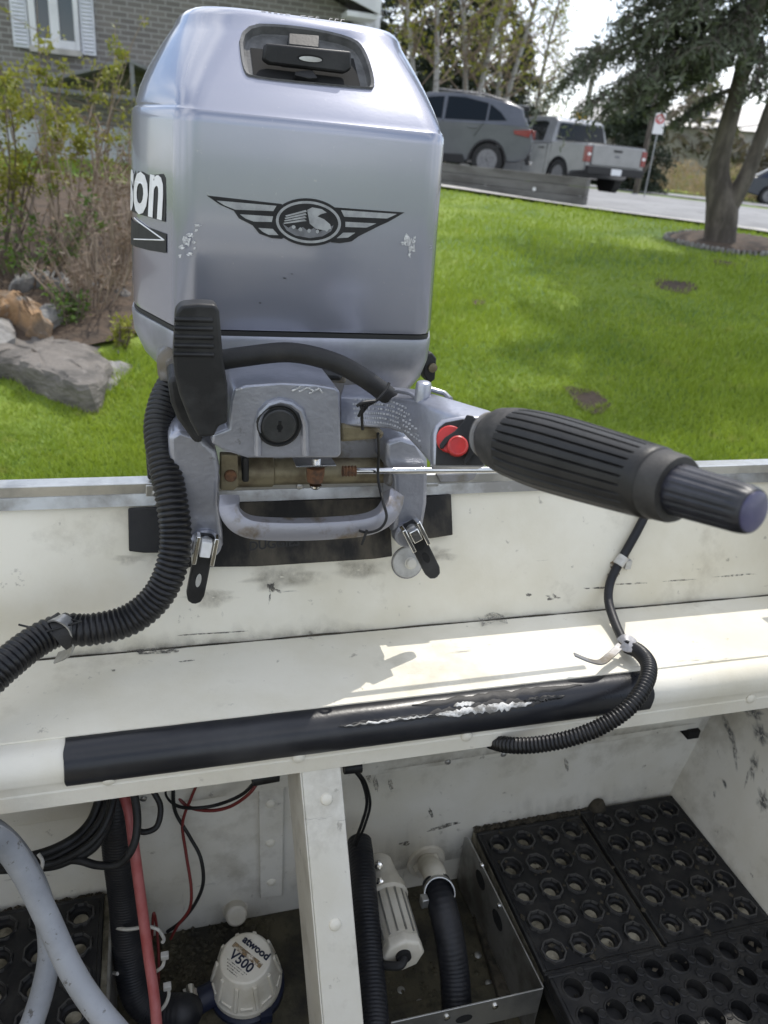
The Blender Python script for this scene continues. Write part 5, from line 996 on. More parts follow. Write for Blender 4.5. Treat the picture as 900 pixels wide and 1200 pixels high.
def shrub(label, base, h, spread, nst, nleaf, lsize, tm, lm, seed, lo=.45, lean=(0, 0), name='shrub', group=None):
    o = thing(name, label, 'shrub', base, group); rn = random.Random(seed); g = G(); pts = []
    for i in range(nst):
        a = rn.uniform(0, 6.283); r = spread * math.sqrt(rn.random()); hh = h * rn.uniform(.55, 1.05); tip = Vector(base) + Vector((math.cos(a) * r + lean[0], math.sin(a) * r + lean[1], hh)); b0 = Vector(base) + Vector((math.cos(a) * r * .25, math.sin(a) * r * .25, -.05))
        mid = b0.lerp(tip, .5) + Vector((rn.uniform(-.1, .1), rn.uniform(-.1, .1), .08)) * h; p = spline([b0, mid, tip], 5); g.tube(p, [.009 * (1 - .8 * k / (len(p) - 1)) for k in range(len(p))], 4)
        for j in range(rn.randint(4, 7)):
            s = rn.uniform(.3, .98); q = p[min(int(s * (len(p) - 1)), len(p) - 1)]; e = q + Vector((rn.uniform(-1, 1), rn.uniform(-1, 1), rn.uniform(-.1, 1.1))) * h * .17; md = q.lerp(e, .5) + Vector((rn.uniform(-1, 1), rn.uniform(-1, 1), 0)) * .03
            g.tube([q, md, e], [.004, .003, .0015], 3)
            for w_ in range(6): pts.append((q.lerp(e, rn.uniform(.2, 1.05)), s))
    part('stems', g, tm, o, smooth=0)
    zs = Vector(base).z; cand = [p for p, s in pts if (p.z - zs) > h * lo * rn.uniform(.3, 1.2)]
    cand = cand or [p for p, s in pts]; cen = np.array([np.array(cand[rn.randrange(len(cand))]) for _ in range(nleaf)]) + np.random.default_rng(seed).normal(size=(nleaf, 3)) * .022
    v, f = quads(cen, lsize, .6, 0, seed=seed); lf = fast_mesh('leaves', v, f, lm, o); lf['kind'] = 'stuff'; return o
GS = 'shrubs in the bed by the house'
def gp(px, D): b = ray(px, 300); b = b / math.hypot(b.x, b.y) * D; return G3(b.x, b.y)
shrub('spring leafed shrub with pale stems in front of the white foundation', gp(70, 7.0), 1.45, .85, 15, 3000, .037, 'twig_pale', 'leaf_spring', 21, .5, group=GS)
shrub('spring leafed shrub at the left picture edge', gp(-5, 6.6), 1.3, .8, 15, 3000, .037, 'twig', 'leaf_spring', 22, .45, group=GS)
shrub('tall sparse shrub reaching the porch hood', gp(115, 7.8), 1.7, .6, 9, 700, .034, 'twig_pale', 'leaf_spring', 23, .55, group=GS)
shrub('dry brown twiggy shrub beside the motor', gp(128, 6.0), 1.0, .42, 20, 600, .026, 'twig_pale', 'dry_leaf', 24, .1, group=GS)
shrub('low dry brown twigs drooping over the rocks', gp(100, 5.5), .5, .4, 28, 500, .022, 'twig_pale', 'dry_leaf', 25, .05, group=GS)
shrub('dense dark brown thicket low at the left picture edge', gp(25, 6.0), .6, .7, 32, 1300, .032, 'twig', 'leaf_green', 26, .1, group=GS)
shrub('dry brown shrub between the leafy shrub and motor', gp(150, 6.9), 1.0, .45, 12, 500, .028, 'twig_pale', 'dry_leaf', 29, .1, group=GS)
shrub('small fresh green plant between the rocks', gp(75, 5.3), .22, .14, 14, 420, .03, 'twig', 'leaf_green', 27, .0, name='low_plant', group='low plants between the rocks')
shrub('small yellow green plant right of the slab', gp(136, 4.9), .2, .1, 10, 260, .035, 'twig', 'leaf_spring', 28, .0, name='low_plant', group='low plants between the rocks')
# ------------------------------------------------------------------ big spruce on the right
tb_ = G3(5.94, 7.42); spr = thing('spruce_tree', 'large spruce with forked trunk and drooping dark branches on the lawn', 'tree', tb_)
def HDt(px, py, D): return HD(px, py, D)
st0 = [tb_ + Vector((0, 0, -.1)), HD(846, 246, 9.5), HD(841, 206, 9.5), HD(848, 165, 9.5), HD(872, 75, 9.5)]; d_ = (st0[4] - st0[3]); st0 += [st0[4] + d_ * 1.5 + Vector((-.1, 0, .3)), st0[4] + d_ * 3 + Vector((-.5, 0, 1.2)), st0[4] + d_ * 3.5 + Vector((-.6, 0, 3.5))]
st1 = [HD(850, 250, 9.5), HD(866, 222, 9.5), HD(881, 191, 9.55), HD(902, 130, 9.6)]; d_ = st1[3] - st1[2]; st1 += [st1[3] + d_ * 1.6 + Vector((0, 0, .2)), st1[3] + d_ * 3 + Vector((-.2, 0, 1.2)), st1[3] + d_ * 3.6 + Vector((-.2, 0, 3.3))]
g = G(); p = spline(st0, 8); g.tube(p, [max(.03, (.20 - .035 * min(1, k / 3)) * (1 - .28 * min(1, max(0, k - 8) / 8)) * (1 - .9 * max(0, k - 16) / (len(p) - 16))) for k in range(len(p))], 18)
tk = part('trunk', g, 'bark', spr, smooth=60)
g = G(); p1 = spline(st1, 8); g.tube(p1, [max(.03, .105 * (1 - .8 * k / len(p1))) for k in range(len(p1))], 14); part('trunk_fork', g, 'bark', spr, smooth=60)
rn = random.Random(5); gb = G(); ncent = []; ndir = []
def bough(root, dirv, L_, sag):
    tip = root + dirv * L_ + Vector((0, 0, -sag)); mid = root.lerp(tip, .5) + Vector((0, 0, .10 * L_)); b = spline([root, mid, tip], 7); gb.tube(b, [.030 * (1 - .85 * k / (len(b) - 1)) for k in range(len(b))], 5)
    for k in range(3, len(b)):
        for sgn in (-1, 1):
            for _ in range(2):
                tdir = (dirv.cross(Vector((0, 0, 1))) * sgn * rn.uniform(.5, 1) + dirv * rn.uniform(.3, 1) + Vector((0, 0, rn.uniform(-.9, .1)))).normalized(); ll = L_ * rn.uniform(.12, .30); e = b[k] + tdir * ll + Vector((0, 0, -ll * .3)); gb.tube([b[k], b[k].lerp(e, .5) + Vector((0, 0, .03)), e], [.008, .005, .002], 3)
                nn_ = int(ll * 85)
                for q in range(nn_): ncent.append(b[k].lerp(e, rn.uniform(.05, 1.05)) + Vector((rn.gauss(0, .028), rn.gauss(0, .028), rn.gauss(0, .028))))
for pth_, z0 in ((p, 15), (p1, 12)):
    for k in range(z0, len(pth_)):
        if pth_[k].z < 1.75: continue
        for _ in range(4 if pth_ is p else 2):
            a = rn.uniform(0, 6.283); up_ = (pth_[k].z - .5) / 9; bough(pth_[k] + Vector((0, 0, rn.uniform(-.1, .15))), Vector((math.cos(a), math.sin(a), rn.uniform(-.05, .25))).normalized(), rn.uniform(1.2, 2.6) * max(.25, 1 - up_) * (.6 if math.cos(a + .65) < .2 else 1), rn.uniform(.1, .45))
# the boughs that reach out to the left in front of the street
for (px, py, D, rp_, sag) in ((668, 98, 9.2, (862, 45), .1), (688, 72, 9.1, (864, 30), .1), (722, 125, 9.0, (860, 85), .1), (705, 110, 8.8, (862, 60), .2), (745, 118, 8.9, (862, 70), .1), (760, 95, 8.7, (862, 60), .1), (735, 40, 9.0, (868, 0), .0), (780, 125, 9.1, (858, 90), .1), (800, 150, 9.3, (858, 120), .1), (780, 40, 8.6, (868, 10), 0), (830, 75, 8.5, (870, 40), 0), (750, 75, 9.3, (866, 40), 0), (870, 60, 8.6, (880, 10), .1), (890, 110, 8.8, (892, 60), .1), (755, 0, 8.8, (872, -30), 0), (815, 20, 8.5, (875, -20), 0)):
    r_ = HD(rp_[0], rp_[1] - 15, 9.5); e = HD(px, py - 22, D); v = e - r_; bough(r_, v.normalized(), v.length, sag)
part('boughs', gb, 'bark', spr, smooth=60)
cen = np.array([c[:] for c in ncent]); v, f = quads(cen, .085, .22, -.3, seed=3); nd = fast_mesh('needles', v, f, 'needle', spr); nd['kind'] = 'stuff'
# stone ring round the trunk
drape('tree_bed', [(tb_.x + .60 * math.cos(a) * (1 + .1 * math.sin(3 * a)) + .10, tb_.y + .50 * math.sin(a)) for a in [k * math.pi / 12 for k in range(24)]], 'soil', .03, .3)
rg0 = thing('stone_edging', 'pale pebble ring round the foot of the spruce', 'edging', tb_)
for k in range(64):
    a = k * 2 * math.pi / 64; c = G3(tb_.x + .64 * math.cos(a) * (1 + .1 * math.sin(3 * a)) + .10, tb_.y + .54 * math.sin(a), .022); s = rn.uniform(.016, .030); g = G()
    g.lathe(c - Vector((0, 0, .03)), (rn.uniform(-.2, .2), rn.uniform(-.2, .2), 1), [(0, s), (.02, s * 1.1), (.035 + s * .4, s * .7), (.04 + s * .5, s * .1)], 7, lambda t_, kk: .012 * mnoise.noise(Vector((kk * 1.3, t_ * 30, a * 9)))); part('stone', g, 'rock_pale', rg0, smooth=50)
for (px, py, rr_) in ((690, 472, .14), (793, 335, .16), (850, 312, .10), (560, 356, .05)):
    c = pg(px, py); drape('soil_patch', [(c.x + rr_ * math.cos(a) * (1 + .3 * math.sin(2 * a + px)), c.y + rr_ * 1.3 * math.sin(a) * (1 + .25 * math.cos(3 * a))) for a in [k * math.pi / 9 for k in range(18)]], 'soil', .008, .05)
# ------------------------------------------------------------------ timber edging by the drive
tmb = thing('timber_wall', 'low weathered grey timber wall beside the driveway', 'timber wall', (*ed(0, 1.2), -.3))
ta_, tb2 = pg(470, 208), pg(680, 238)
ta_ = Vector(G3(*ed(-3.5, .55))); tb2 = Vector(G3(*ed(2.15, .55)))
for lv_ in range(3):
    for k in range(2):
        a, b = ta_.lerp(tb2, k * .5), ta_.lerp(tb2, k * .5 + .496); d_ = (b - a).normalized(); nrm = Vector((-d_.y, d_.x, 0)).normalized(); g = G(); g.box((a + b) / 2 + Vector((0, 0, .065 + lv_ * .122)), ((b - a).length / 2, .08 + .006 * ((lv_ + k) % 2), .059), (d_, nrm, d_.cross(nrm))); part('timber', g, 'timber', tmb, .008)
for k, s in enumerate((.985, .86, .72)): g = G(); g.lathe(ta_.lerp(tb2, s) + Vector((0, 0, .10 + .05 * (k % 2))) - nrm * .075, -nrm if nrm.y > 0 else nrm, [(0, .03), (.006, .028), (.0065, .001)], 10); part('timber_plug', g, 'lamp_white', tmb)
# ------------------------------------------------------------------ vehicles (built nose to +x, then turned)
def arch(cx, r, z0, n=9): return [(cx + r * math.cos(a), z0 + r * math.sin(a)) for a in [math.pi * (1 - k / (n - 1)) for k in range(n)]]
def extrude_xz(pts, hw):
    """side outline (x, z) -> body; hw(x, z) is the half width"""
    g = G(); n = len(pts); L_ = [Vector((x, hw(x, z), z)) for x, z in pts]; R_ = [Vector((x, -hw(x, z), z)) for x, z in pts]
    mid = [Vector((x, 0, z)) for x, z in pts]
    return g.add(L_ + R_, [tuple(range(n)), tuple(range(2 * n - 1, n - 1, -1))] + [(i, i + n, (i + 1) % n + n, (i + 1) % n) for i in range(n)])
def sidepane(name, pts, hw, off, m, parent, th=.012):
    for s in (1, -1):
        g = G(); g.prism([Vector((x, s * (hw(x, z) + off), z)) for x, z in pts], (0, -s * th, 0)); part(name, g, m, parent, .004, smooth=0)
def wheel(o, x, y, r, w_=.22):
    s = 1 if y > 0 else -1
    g = G(); g.lathe((x, y - s * w_ / 2, r), (0, s, 0), [(0, r * .6), (0, r * .9), (.02, r), (w_ - .02, r), (w_, r * .93), (w_, r * .68), (w_ - .03, r * .66)], 28); wh = part('wheel', g, 'tyre', o)
    g = G(); g.lathe((x, y - s * w_ / 2, r), (0, s, 0), [(w_ - .06, r * .67), (w_ - .05, r * .67), (w_ - .045, r * .55), (w_ - .045, .001)], 24); part('rim_dish', g, 'car_trim', wh)
    g = G()
    for k in range(10):
        a = k * math.pi / 5; d_ = Vector((math.cos(a), 0, math.sin(a))); g.box(Vector((x, y + s * (w_ / 2 - .03), r)) + d_ * r * .34, (r * .33, .014, r * .038), (d_, Vector((0, 1, 0)), d_.cross(Vector((0, 1, 0)))))
    g.lathe((x, y + s * (w_ / 2 - .045), r), (0, s, 0), [(0, r * .14), (.025, r * .12), (.026, .001)], 12); g.lathe((x, y + s * (w_ / 2 - .05), r), (0, s, 0), [(0, r * .60), (.03, r * .66), (.03, r * .61)], 28); o2 = part('rim', g, 'alloy', wh); o2['kind'] = 'stuff'
def vehicle(name, label, pos, heading):
    return thing(name, label, 'car' if 'truck' not in name else 'pickup truck', pos, local=True, rz=math.atan2(heading[1], heading[0]))
# crossover, seen from its left flank and tail
def hS(x, z):
    b = .93 - .05 * max(0, (x - 3.6)) ** 2 - .06 * max(0, .5 - x) ** 2 - (.05 if z < .45 else 0)
    return b if z < 1.02 else b - (z - 1.02) * .36
spx = G3(7.75, 18.35); hd_ = Vector((-.90, .44, 0)).normalized()
sv = vehicle('parked_suv', 'dark grey crossover car parked on the driveway behind the motor', Vector((spx.x, spx.y, spx.z)) - hd_ * .95, hd_)
lower = [(.10, .42), (.02, .60), (.0, .80), (.05, .95), (.12, 1.06), (.5, 1.10), (1.6, 1.08), (3.2, 1.04), (3.6, 1.02), (4.3, .90), (4.55, .74), (4.6, .55), (4.5, .32), (4.1, .30)] + arch(3.68, .40, .34)[::-1] + [(3.25, .28), (1.4, .28)] + arch(.95, .40, .34)[::-1] + [(.5, .32), (.3, .34)]
part('body', extrude_xz(lower, hS), 'suv_paint', sv, .035, 3)
green = [(.10, 1.05), (.26, 1.28), (.30, 1.42), (.50, 1.49), (1.0, 1.59), (1.8, 1.66), (2.4, 1.61), (2.9, 1.42), (3.5, 1.03)]
cb = part('cabin', extrude_xz(green, hS), 'suv_paint', sv, .03, 3)
sidepane('side_window', [(2.05, 1.10), (2.05, 1.55), (2.35, 1.52), (2.8, 1.34), (3.15, 1.12)], hS, .004, 'car_glass', cb); sidepane('side_window', [(1.08, 1.12), (1.06, 1.48), (1.6, 1.56), (1.97, 1.56), (1.99, 1.10)], hS, .004, 'car_glass', cb); sidepane('quarter_window', [(.62, 1.16), (.78, 1.32), (1.02, 1.46), (1.04, 1.13)], hS, .004, 'car_glass', cb)
g = G(); g.prism([Vector((.13, -.68, 1.10)), Vector((.13, .68, 1.10)), Vector((.26, .60, 1.40)), Vector((.26, -.60, 1.40))], (-.03, 0, .0)); part('rear_window', g, 'car_glass', cb, .005)
for s in (1, -1):
    g = G(); g.prism([Vector((.02, s * .945, 1.02)), Vector((.45, s * .955, .98)), Vector((.42, s * .955, .90)), Vector((.10, s * .945, .86))], (0, -s * .05, 0)); part('tail_lamp', g, 'tail_red', sv, .008); g = G(); g.box((.0, s * .66, .94), (.03, .22, .06)); part('tail_lamp', g, 'tail_red', sv, .01)
    g = G(); g.prism([Vector((.55, s * .93, .40)), Vector((1.42, s * .945, .24)), Vector((3.2, s * .945, .24)), Vector((3.2, s * .945, .38)), Vector((1.5, s * .945, .42)), Vector((.95, s * .945, .80))][1:5], (0, -s * .06, 0)); part('sill_trim', g, 'car_trim', sv, .01)
    for cx in (.95, 3.68): g = G(); g.tube([Vector((x, s * .915, z)) for x, z in arch(cx, .405, .34, 13)], .035, 8); part('arch_trim', g, 'car_trim', sv); wheel(sv, cx, s * .82, .345)
g = G(); g.box((.06, 0, .42), (.05, .84, .10)); part('bumper', g, 'car_trim', sv, .02); g = G(); g.box((.32, 0, 1.485), (.14, .62, .018)); part('spoiler', g, 'suv_paint', sv, .01)
g = G(); g.lathe((.10, .3, .36), (-1, 0, 0), [(0, .03), (.14, .035)], 12); part('exhaust', g, 'chrome', sv)
for s in (1, -1):
    for pts in ([(2.02, .34), (2.02, 1.08)], [(1.30, .80), (1.12, 1.08)], [(3.22, .34), (3.22, 1.02)]):
        g = G(); g.tube([Vector((x, s * (hS(x, z) + .001), z)) for x, z in pts], .007, 5); part('door_seam', g, 'car_trim', sv)
    for x in (1.35, 2.35): g = G(); g.box((x, s * .945, .98), (.10, .018, .014)); part('door_handle', g, 'suv_paint', sv, .006)
    g = G(); g.tube([Vector((x, s * .70, z)) for x, z in ((.6, 1.53), (1.2, 1.65), (2.2, 1.68))], .018, 8); part('roof_rail', g, 'alloy', sv)
    g = G(); g.box((3.05, s * 1.0, 1.10), (.09, .10, .07)); part('wing_mirror', g, 'suv_paint', sv, .02)
# pickup, three quarter tail view
def hT(x, z):
    b = .92 - .05 * max(0, (x - 4.2)) ** 2
    return b if z < 1.06 else b - (z - 1.06) * .34
tpx = G3(11.25, 18.9); ht_ = Vector((-.16, .985, 0)).normalized()
tk_ = vehicle('pickup_truck', 'silver grey pickup truck with dark tailgate handle seen from behind', Vector((tpx.x, tpx.y, tpx.z)) - Vector((.2, .6, 0)), ht_)
low = [(.0, .52), (.0, 1.12), (1.45, 1.14), (1.5, 1.10), (3.9, 1.06), (4.9, .98), (5.05, .80), (5.08, .48), (4.6, .36)] + arch(4.15, .42, .36)[::-1] + [(3.6, .34), (1.6, .34)] + arch(1.05, .42, .36)[::-1] + [(.5, .48)]
part('body', extrude_xz(low, hT), 'truck_paint', tk_, .03, 3)
cabp = [(1.46, 1.10), (1.55, 1.62), (1.75, 1.72), (2.6, 1.745), (3.1, 1.68), (3.45, 1.45), (3.95, 1.07)]
cc = part('cab', extrude_xz(cabp, hT), 'truck_paint', tk_, .03, 3)
sidepane('side_window', [(2.68, 1.13), (2.68, 1.60), (3.05, 1.58), (3.35, 1.38), (3.6, 1.13)], hT, .004, 'car_glass', cc); sidepane('side_window', [(1.86, 1.15), (1.9, 1.58), (2.1, 1.62), (2.58, 1.61), (2.58, 1.14)], hT, .004, 'car_glass', cc)
g = G(); g.prism([Vector((1.44, -.74, 1.20)), Vector((1.44, .74, 1.20)), Vector((1.52, .66, 1.58)), Vector((1.52, -.66, 1.58))], (-.02, 0, 0)); part('rear_window', g, 'car_glass', cc, .005)
g = G(); g.box2((.06, -.80, 1.125), (1.44, .80, 1.15)); part('bed_cover', g, 'car_trim', tk_, .01)
g = G(); g.box2((-.035, -.76, .66), (.002, .76, 1.12)); tg = part('tailgate', g, 'truck_paint', tk_, .015)
g = G(); g.box2((-.05, -.13, .98), (-.034, .13, 1.03)); part('tailgate_handle', g, 'car_trim', tg, .005); g = G(); g.box2((-.045, -.07, .86), (-.034, .07, .91)); part('emblem', g, 'suv_paint', tg, .005)
for s in (1, -1):
    g = G(); g.box2((-.03, s * .78, .72), (.10, s * .935, 1.06)); tl_ = part('tail_lamp', g, 'tail_red', tk_, .012); g = G(); g.box2((-.035, s * .80, .86), (-.02, s * .90, .92)); part('reversing_lamp', g, 'lamp_white', tl_, .004)
    for cx in (1.05, 4.15): wheel(tk_, cx, s * .80, .37, .25)
    g = G(); g.box((3.62, s * 1.02, 1.18), (.06, .10, .07)); part('wing_mirror', g, 'car_trim', tk_, .02)
g = G(); g.box2((-.10, -.88, .46), (.04, .88, .64)); bmp = part('bumper', g, 'car_trim', tk_, .02); g = G(); g.box2((-.112, -.16, .47), (-.10, .16, .61)); part('licence_plate', g, 'plate_white', bmp, .004)
for s in (1, -1):
    for pts in ([(1.62, .40), (1.62, 1.08)], [(2.62, .40), (2.62, 1.08)], [(3.62, .40), (3.62, 1.04)], [(1.46, .6), (1.46, 1.12)]):
        g = G(); g.tube([Vector((x, s * (hT(x, z) + .001), z)) for x, z in pts], .007, 5); part('door_seam', g, 'car_trim', tk_)
    for x in (1.85, 2.85): g = G(); g.box((x, s * .935, .99), (.10, .018, .014)); part('door_handle', g, 'car_trim', tk_, .006)
    for cx in (1.05, 4.15): g = G(); g.tube([Vector((x, s * .905, z)) for x, z in arch(cx, .43, .36, 13)], .03, 8); part('arch_trim', g, 'car_trim', tk_)
# dark car passing on the road
def hC(x, z):
    b = .90 - .05 * max(0, (x - 3.6)) ** 2
    return b if z < .92 else b - (z - .92) * .42
cpx = G3(22.75, 27.9); hc_ = Vector((.80, -.60, 0)).normalized()
bc_ = vehicle('dark_car', 'dark blue car on the road at the right picture edge', cpx, hc_)
low = [(.05, .40), (.0, .75), (.12, .95), (1.2, .95), (3.3, .92), (4.2, .80), (4.5, .6), (4.45, .30), (4.1, .28)] + arch(3.65, .36, .31)[::-1] + [(3.2, .24), (1.4, .24)] + arch(.95, .36, .31)[::-1] + [(.5, .30)]
part('body', extrude_xz(low, hC), 'car_paint', bc_, .035, 3); cg = part('cabin', extrude_xz([(.35, .93), (1.0, 1.36), (1.9, 1.45), (2.5, 1.36), (3.3, .93)], hC), 'car_paint', bc_, .03)
sidepane('side_window', [(.95, 1.0), (1.2, 1.30), (1.9, 1.38), (2.45, 1.30), (2.9, 1.0)], hC, .004, 'car_glass', cg)
g = G(); g.prism([Vector((.36, -.66, 1.0)), Vector((.36, .66, 1.0)), Vector((.88, .56, 1.34)), Vector((.88, -.56, 1.34))], (-.03, 0, .02)); part('rear_window', g, 'plate_white', cg, .005)
for s in (1, -1):
    g = G(); g.box2((-.02, s * .45, .76), (.16, s * .91, .90)); part('tail_lamp', g, 'tail_red', bc_, .012)
    for cx in (.95, 3.65): wheel(bc_, cx, s * .78, .32)
# ------------------------------------------------------------------ signs, poles, wires
def post(name, label, cat, px, D, ptop, face=None, w_=.03, m='galvanised'):
    b = ray(px, 220); b = b / math.hypot(b.x, b.y) * D; base = G3(b.x, b.y, -.1); top = HD(px, ptop, D); o = thing(name, label, cat, base); g = G(); g.tube([base, Vector((base.x, base.y, top.z))], w_, 8); part('post', g, m, o); return o, Vector((base.x, base.y, top.z))
o, tp_ = post('no_parking_sign', 'white street sign with red ring on a post beyond the road', 'sign', 757, 24, 126, w_=.016)
fd = Vector((-tp_.x, -tp_.y, 0)).normalized(); sdv = Vector((fd.y, -fd.x, 0)); hh = .25; wd = .135; cS = tp_ + fd * .05 + Vector((0, 0, -.36))
g = G(); g.box(cS, (wd, .01, hh), (sdv, fd, Vector((0, 0, 1)))); pl_ = part('sign_panel', g, 'sign_white', o, .004)
g = G(); c = cS + fd * .016 + Vector((0, 0, .11)); 
rr_ = [[c + sdv * (r * math.cos(k * math.pi / 12)) + Vector((0, 0, r * math.sin(k * math.pi / 12))) + fd * e for k in range(24)] for r, e in ((.075, 0), (.075, .004), (.115, .004), (.115, 0))]; g.loft(rr_, cap=False); part('red_ring', g, 'sign_red', pl_)
g = G(); g.box(c + fd * .003, (.10, .002, .014), ((sdv + Vector((0, 0, -1))).normalized(), fd, (sdv + Vector((0, 0, 1))).normalized())); part('red_bar', g, 'sign_red', pl_)
o, tp_ = post('yellow_sign', 'small yellow warning sign by the utility pole', 'sign', 667, 48, 129); fd = Vector((-tp_.x, -tp_.y, 0)).normalized(); sdv = Vector((fd.y, -fd.x, 0))
g = G(); g.box(tp_ + fd * .06 + Vector((0, 0, -.45)), (.33, .01, .42), (sdv, fd, Vector((0, 0, 1)))); part('sign_panel', g, 'sign_yellow', o, .004)
poles = []
for (px, D, py, lab) in ((672, 52, 48, 'grey utility pole with crossarm behind the pickup truck'), (1000, 46, -10, 'grey utility pole beyond the right picture edge'), (595, 75, 84, 'distant grey utility pole among the birches')):
    o, tp_ = post('utility_pole', lab, 'utility pole', px, D, py, w_=.15, m='pole_wood'); poles.append(tp_)
    fd = Vector((-tp_.x, -tp_.y, 0)).normalized(); sdv = Vector((fd.y, -fd.x, 0)); g = G(); g.box(tp_ + Vector((0, 0, -.4)) + fd * .18, (1.25, .05, .06), (sdv, fd, Vector((0, 0, 1)))); part('crossarm', g, 'pole_wood', o)
wl = thing('power_lines', 'thin dark power lines strung between the utility poles', 'power lines', poles[0])
for a, b in ((poles[2], poles[0]), (poles[0], poles[1])):
    for k, dz in enumerate((-.3, -.35, -3.2)):
        off = Vector(((k - 1) * 1.0, 0, dz)); pts = [a.lerp(b, s) + off + Vector((0, 0, -1.6 * 4 * s * (1 - s))) for s in [i / 12 for i in range(13)]]; g = G(); g.tube(pts, .022, 5); part('wire', g, 'wire_black', wl)
# ------------------------------------------------------------------ trees beyond the drive
def birch(label, px, D, h, seed, nleaf, lean=0., fork=True):
    b = ray(px, 200); b = b / math.hypot(b.x, b.y) * D; base = G3(b.x, b.y, -.1); o = thing('birch_tree', label, 'tree', base, 'birches beyond the drive'); rn = random.Random(seed); gt = G(); gl = G(); cen = []
    stems = [(Vector((lean, 0, 1)), h)] + ([(Vector((lean + rn.uniform(.15, .3) * rn.choice((-1, 1)), rn.uniform(-.1, .1), 1)), h * .9)] if fork else [])
    for dv, hh in stems:
        pts = spline([base + dv * (hh * s) + Vector((rn.uniform(-.12, .12), rn.uniform(-.12, .12), 0)) for s in (0, .25, .5, .75, 1)], 5); gt.tube(pts, [.10 * (1 - .93 * k / (len(pts) - 1)) * h / 9 for k in range(len(pts))], 9)
        for k in range(5, len(pts)):
            for _ in range(3):
                a = rn.uniform(0, 6.283); d_ = Vector((math.cos(a), math.sin(a), rn.uniform(.5, 1.3))).normalized(); L2 = hh * rn.uniform(.12, .26) * (1.15 - k / len(pts)); e = pts[k] + d_ * L2; gl.tube([pts[k], pts[k].lerp(e, .5) + Vector((0, 0, -.05)), e], [.03, .018, .006], 4)
                for _ in range(4):
                    q = pts[k].lerp(e, rn.uniform(.4, 1)); e2 = q + Vector((rn.uniform(-1, 1), rn.uniform(-1, 1), rn.uniform(-.4, .7))) * L2 * .5; gl.tube([q, e2], [.009, .003], 3)
                    for _ in range(3): cen.append(q.lerp(e2, rn.uniform(.2, 1.1))[:])
    part('trunk', gt, 'birch_bark', o, smooth=60); part('branches', gl, 'twig_pale', o, smooth=0)
    cen = np.array(cen); idx = np.random.default_rng(seed).integers(0, len(cen), nleaf); v, f = quads(cen[idx] + np.random.default_rng(seed + 1).normal(size=(nleaf, 3)) * .16, .10, .7, seed=seed); c_ = fast_mesh('crown', v, f, 'leaf_spring', o); c_['kind'] = 'stuff'
birch('white stemmed birch nearest the house with fresh spring leaves', 497, 24, 9, 41, 2600); birch('forked birch with pale stems above the dark grey car', 545, 25, 9.5, 42, 2600, .12); birch('slender birch right of the forked one', 574, 27, 9.5, 43, 1800, .15); birch('thin leaning birch against the open sky', 606, 31, 8, 44, 900, .12, False); birch('sparse tall birch nearest the utility pole', 630, 44, 7.5, 45, 700, .02, False)
def conifer(label, px, D, h, r, seed, m='conifer', n=15000, name='conifer_tree', lo=.03):
    b = ray(px, 200); b = b / math.hypot(b.x, b.y) * D; base = G3(b.x, b.y, -.1); o = thing(name, label, 'tree', base, 'evergreens beyond the drive'); rr = np.random.default_rng(seed)
    g = G(); g.tube([base, base + Vector((0, 0, h))], [.16, .02], 8); part('trunk', g, 'bark', o)
    nb = int(h * 16); cen = []
    for k in range(nb):
        s = rr.uniform(lo, 1) ; a = rr.uniform(0, 6.283); L_ = r * (1 - s) ** .8 * rr.uniform(.6, 1.1) + .1; m_ = int(n / nb); t_ = rr.uniform(.1, 1, m_) ** .7
        p = np.stack([np.cos(a) * L_ * t_, np.sin(a) * L_ * t_, s * h - .35 * L_ * t_ ** 2 + .1 * t_], 1) + rr.normal(size=(m_, 3)) * np.array([.12, .12, .09]); cen.append(p)
    cen = np.concatenate(cen) + np.array(base[:]); v, f = quads(cen, .17, .4, -.2, seed=seed); c_ = fast_mesh('crown', v, f, m, o); c_['kind'] = 'stuff'
conifer('dark evergreen close to the house corner', 462, 26, 7.5, 2.2, 51); conifer('dark evergreen behind the white stemmed birch', 510, 30, 9, 2.6, 52); conifer('dark evergreen behind the forked birch', 552, 31, 8, 2.6, 53); conifer('smaller evergreen right of the birches', 590, 33, 5.0, 2.2, 54); conifer('dark green young tree beyond the road behind the pickup', 745, 34, 4.2, 1.6, 55); conifer('dark evergreen beyond the road near the spruce', 712, 44, 3.4, 2.2, 56); conifer('evergreen beyond the road right of the spruce', 945, 40, 4.6, 2.2, 57)
# thin young trunk standing in the field
b = ray(752, 190); b = b / math.hypot(b.x, b.y) * 27; base = G3(b.x, b.y); o = thing('young_tree', 'thin dark trunk beyond the road below the spruce boughs', 'tree', base); g = G(); g.tube([base, base + Vector((.05, 0, 1.5)), base + Vector((.0, 0, 3.0))], [.10, .08, .05], 8); part('trunk', g, 'bark', o); g = G(); g.tube([base + Vector((0, 0, .5)), base + Vector((.3, -.2, 1.1))], [.07, .03], 6); part('stub', g, 'bark', o)
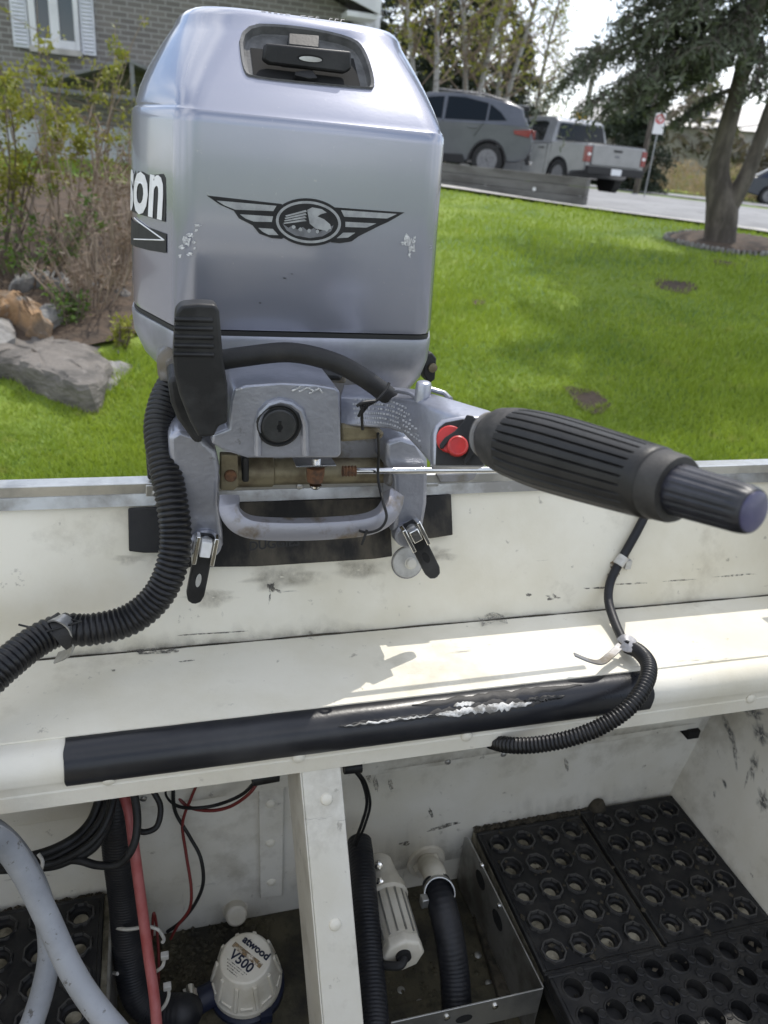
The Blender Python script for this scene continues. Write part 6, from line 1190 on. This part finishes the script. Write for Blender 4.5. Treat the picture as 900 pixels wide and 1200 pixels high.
# far woodland, brush along the road, bright field
rr = np.random.default_rng(77); n = 42000
ang = rr.uniform(math.radians(14), math.radians(62), n); D = rr.uniform(55, 95, n); hmax = 3.8 + 1.6 * np.sin(ang * 23) + 1.1 * np.sin(ang * 61 + 1); z = rr.uniform(0, 1, n) ** .8 * hmax
x, y = D * np.sin(ang), D * np.cos(ang); v, f = quads(np.stack([x, y, gz(x, y) + z], 1), .85, .28, .5, seed=7); o = fast_mesh('far_woodland', v, f, 'far_wood'); tag(o, 'brownish far woodland along the horizon beyond the road', 'woodland', kind='stuff')
n = 26000; s = rr.uniform(-6, 46, n); b_ = rr.uniform(26.8, 33, n); x = E_A.x + e_d.x * s + e_n.x * b_; y = E_A.y + e_d.y * s + e_n.y * b_; hgt = (.5 + .5 * np.sin(s * 1.3) ** 2) * rr.uniform(.1, 1.0, n) * 1.9
v, f = quads(np.stack([x, y, gz(x, y) + hgt * .8], 1), .36, .1, 1.6, seed=8); o = fast_mesh('roadside_brush', v, f, 'dry_grass'); tag(o, 'dry brown weeds along the far side of the road', 'weeds', kind='stuff')
drape('far_field', [ed(-10, 32), ed(30, 28), ed(60, 30), ed(70, 60), ed(-10, 60)], 'field', .05, 3.)
# grey building half hidden behind the spruce
bl = HD(815, 150, 62); bb = thing('grey_building', 'long grey building beyond the weeds behind the spruce', 'building', G3(bl.x, bl.y)); fdn = Vector((-bl.x, -bl.y, 0)).normalized(); sdn = Vector((fdn.y, -fdn.x, 0)); c = G3(bl.x, bl.y, 1.8)
g = G(); g.box(c, (7.5, 4, 1.9), (sdn, fdn, Vector((0, 0, 1)))); bw_ = part('wall', g, 'concrete', bb); g = G(); g.prism([c + sdn * 8 + fdn * 4.4 + Vector((0, 0, 1.9)), c + sdn * 8 - fdn * 4.4 + Vector((0, 0, 1.9)), c + sdn * 8 + Vector((0, 0, 3.5))], -sdn * 16); part('roof', g, 'flashing', bb, smooth=0)
# ------------------------------------------------------------------ lawn blades
n = 430000; ang = rr.uniform(math.radians(-16), math.radians(50), n); D = 1 / rr.uniform(1 / 14.0, 1 / 1.9, n); x, y = D * np.sin(ang), D * np.cos(ang)
eb = (x - E_A.x) * e_n.x + (y - E_A.y) * e_n.y; keep = (eb < -.30) & ~((x > -.75) & (x < 1.1) & (y < 1.1))
bedl = (x < .9) & (y > 4.72 + np.clip((x + .6) * .35, -.2, 1.5)) & (y < 11.5) & (x < .35 + (y - 5) * .25); keep &= ~bedl
keep &= ~(((x - tb_.x - .10) / .66) ** 2 + ((y - tb_.y) / .56) ** 2 < 1)
for (px, py, rr_) in ((690, 472, .09), (793, 335, .12), (850, 312, .07), (560, 356, .03)): c = pg(px, py); keep &= ~((x - c.x) ** 2 + (y - c.y) ** 2 < rr_ ** 2)
x, y, D = x[keep], y[keep], D[keep]; n = len(x); z = gz(x, y) + .012 * np.sin(x * 3.1 + y * 1.7) - .004
hgt = rr.uniform(.025, .06, n) * (1 + .4 * np.sin(x * 2.1) * np.sin(y * 1.7 + 1)); wd = .0017 * (1 + D / 3.2); a = rr.uniform(0, 6.283, n); ln_ = rr.normal(size=(n, 2)) * .022
p0 = np.stack([x - np.cos(a) * wd, y - np.sin(a) * wd, z], 1); p1_ = np.stack([x + np.cos(a) * wd, y + np.sin(a) * wd, z], 1); p2_ = np.stack([x + ln_[:, 0], y + ln_[:, 1], z + hgt], 1)
o = fast_mesh('lawn_grass', np.stack([p0, p1_, p2_], 1).reshape(-1, 3), np.arange(n * 3).reshape(-1, 3), 'blade'); tag(o, 'short bright green lawn grass behind the boat', 'grass', kind='stuff')
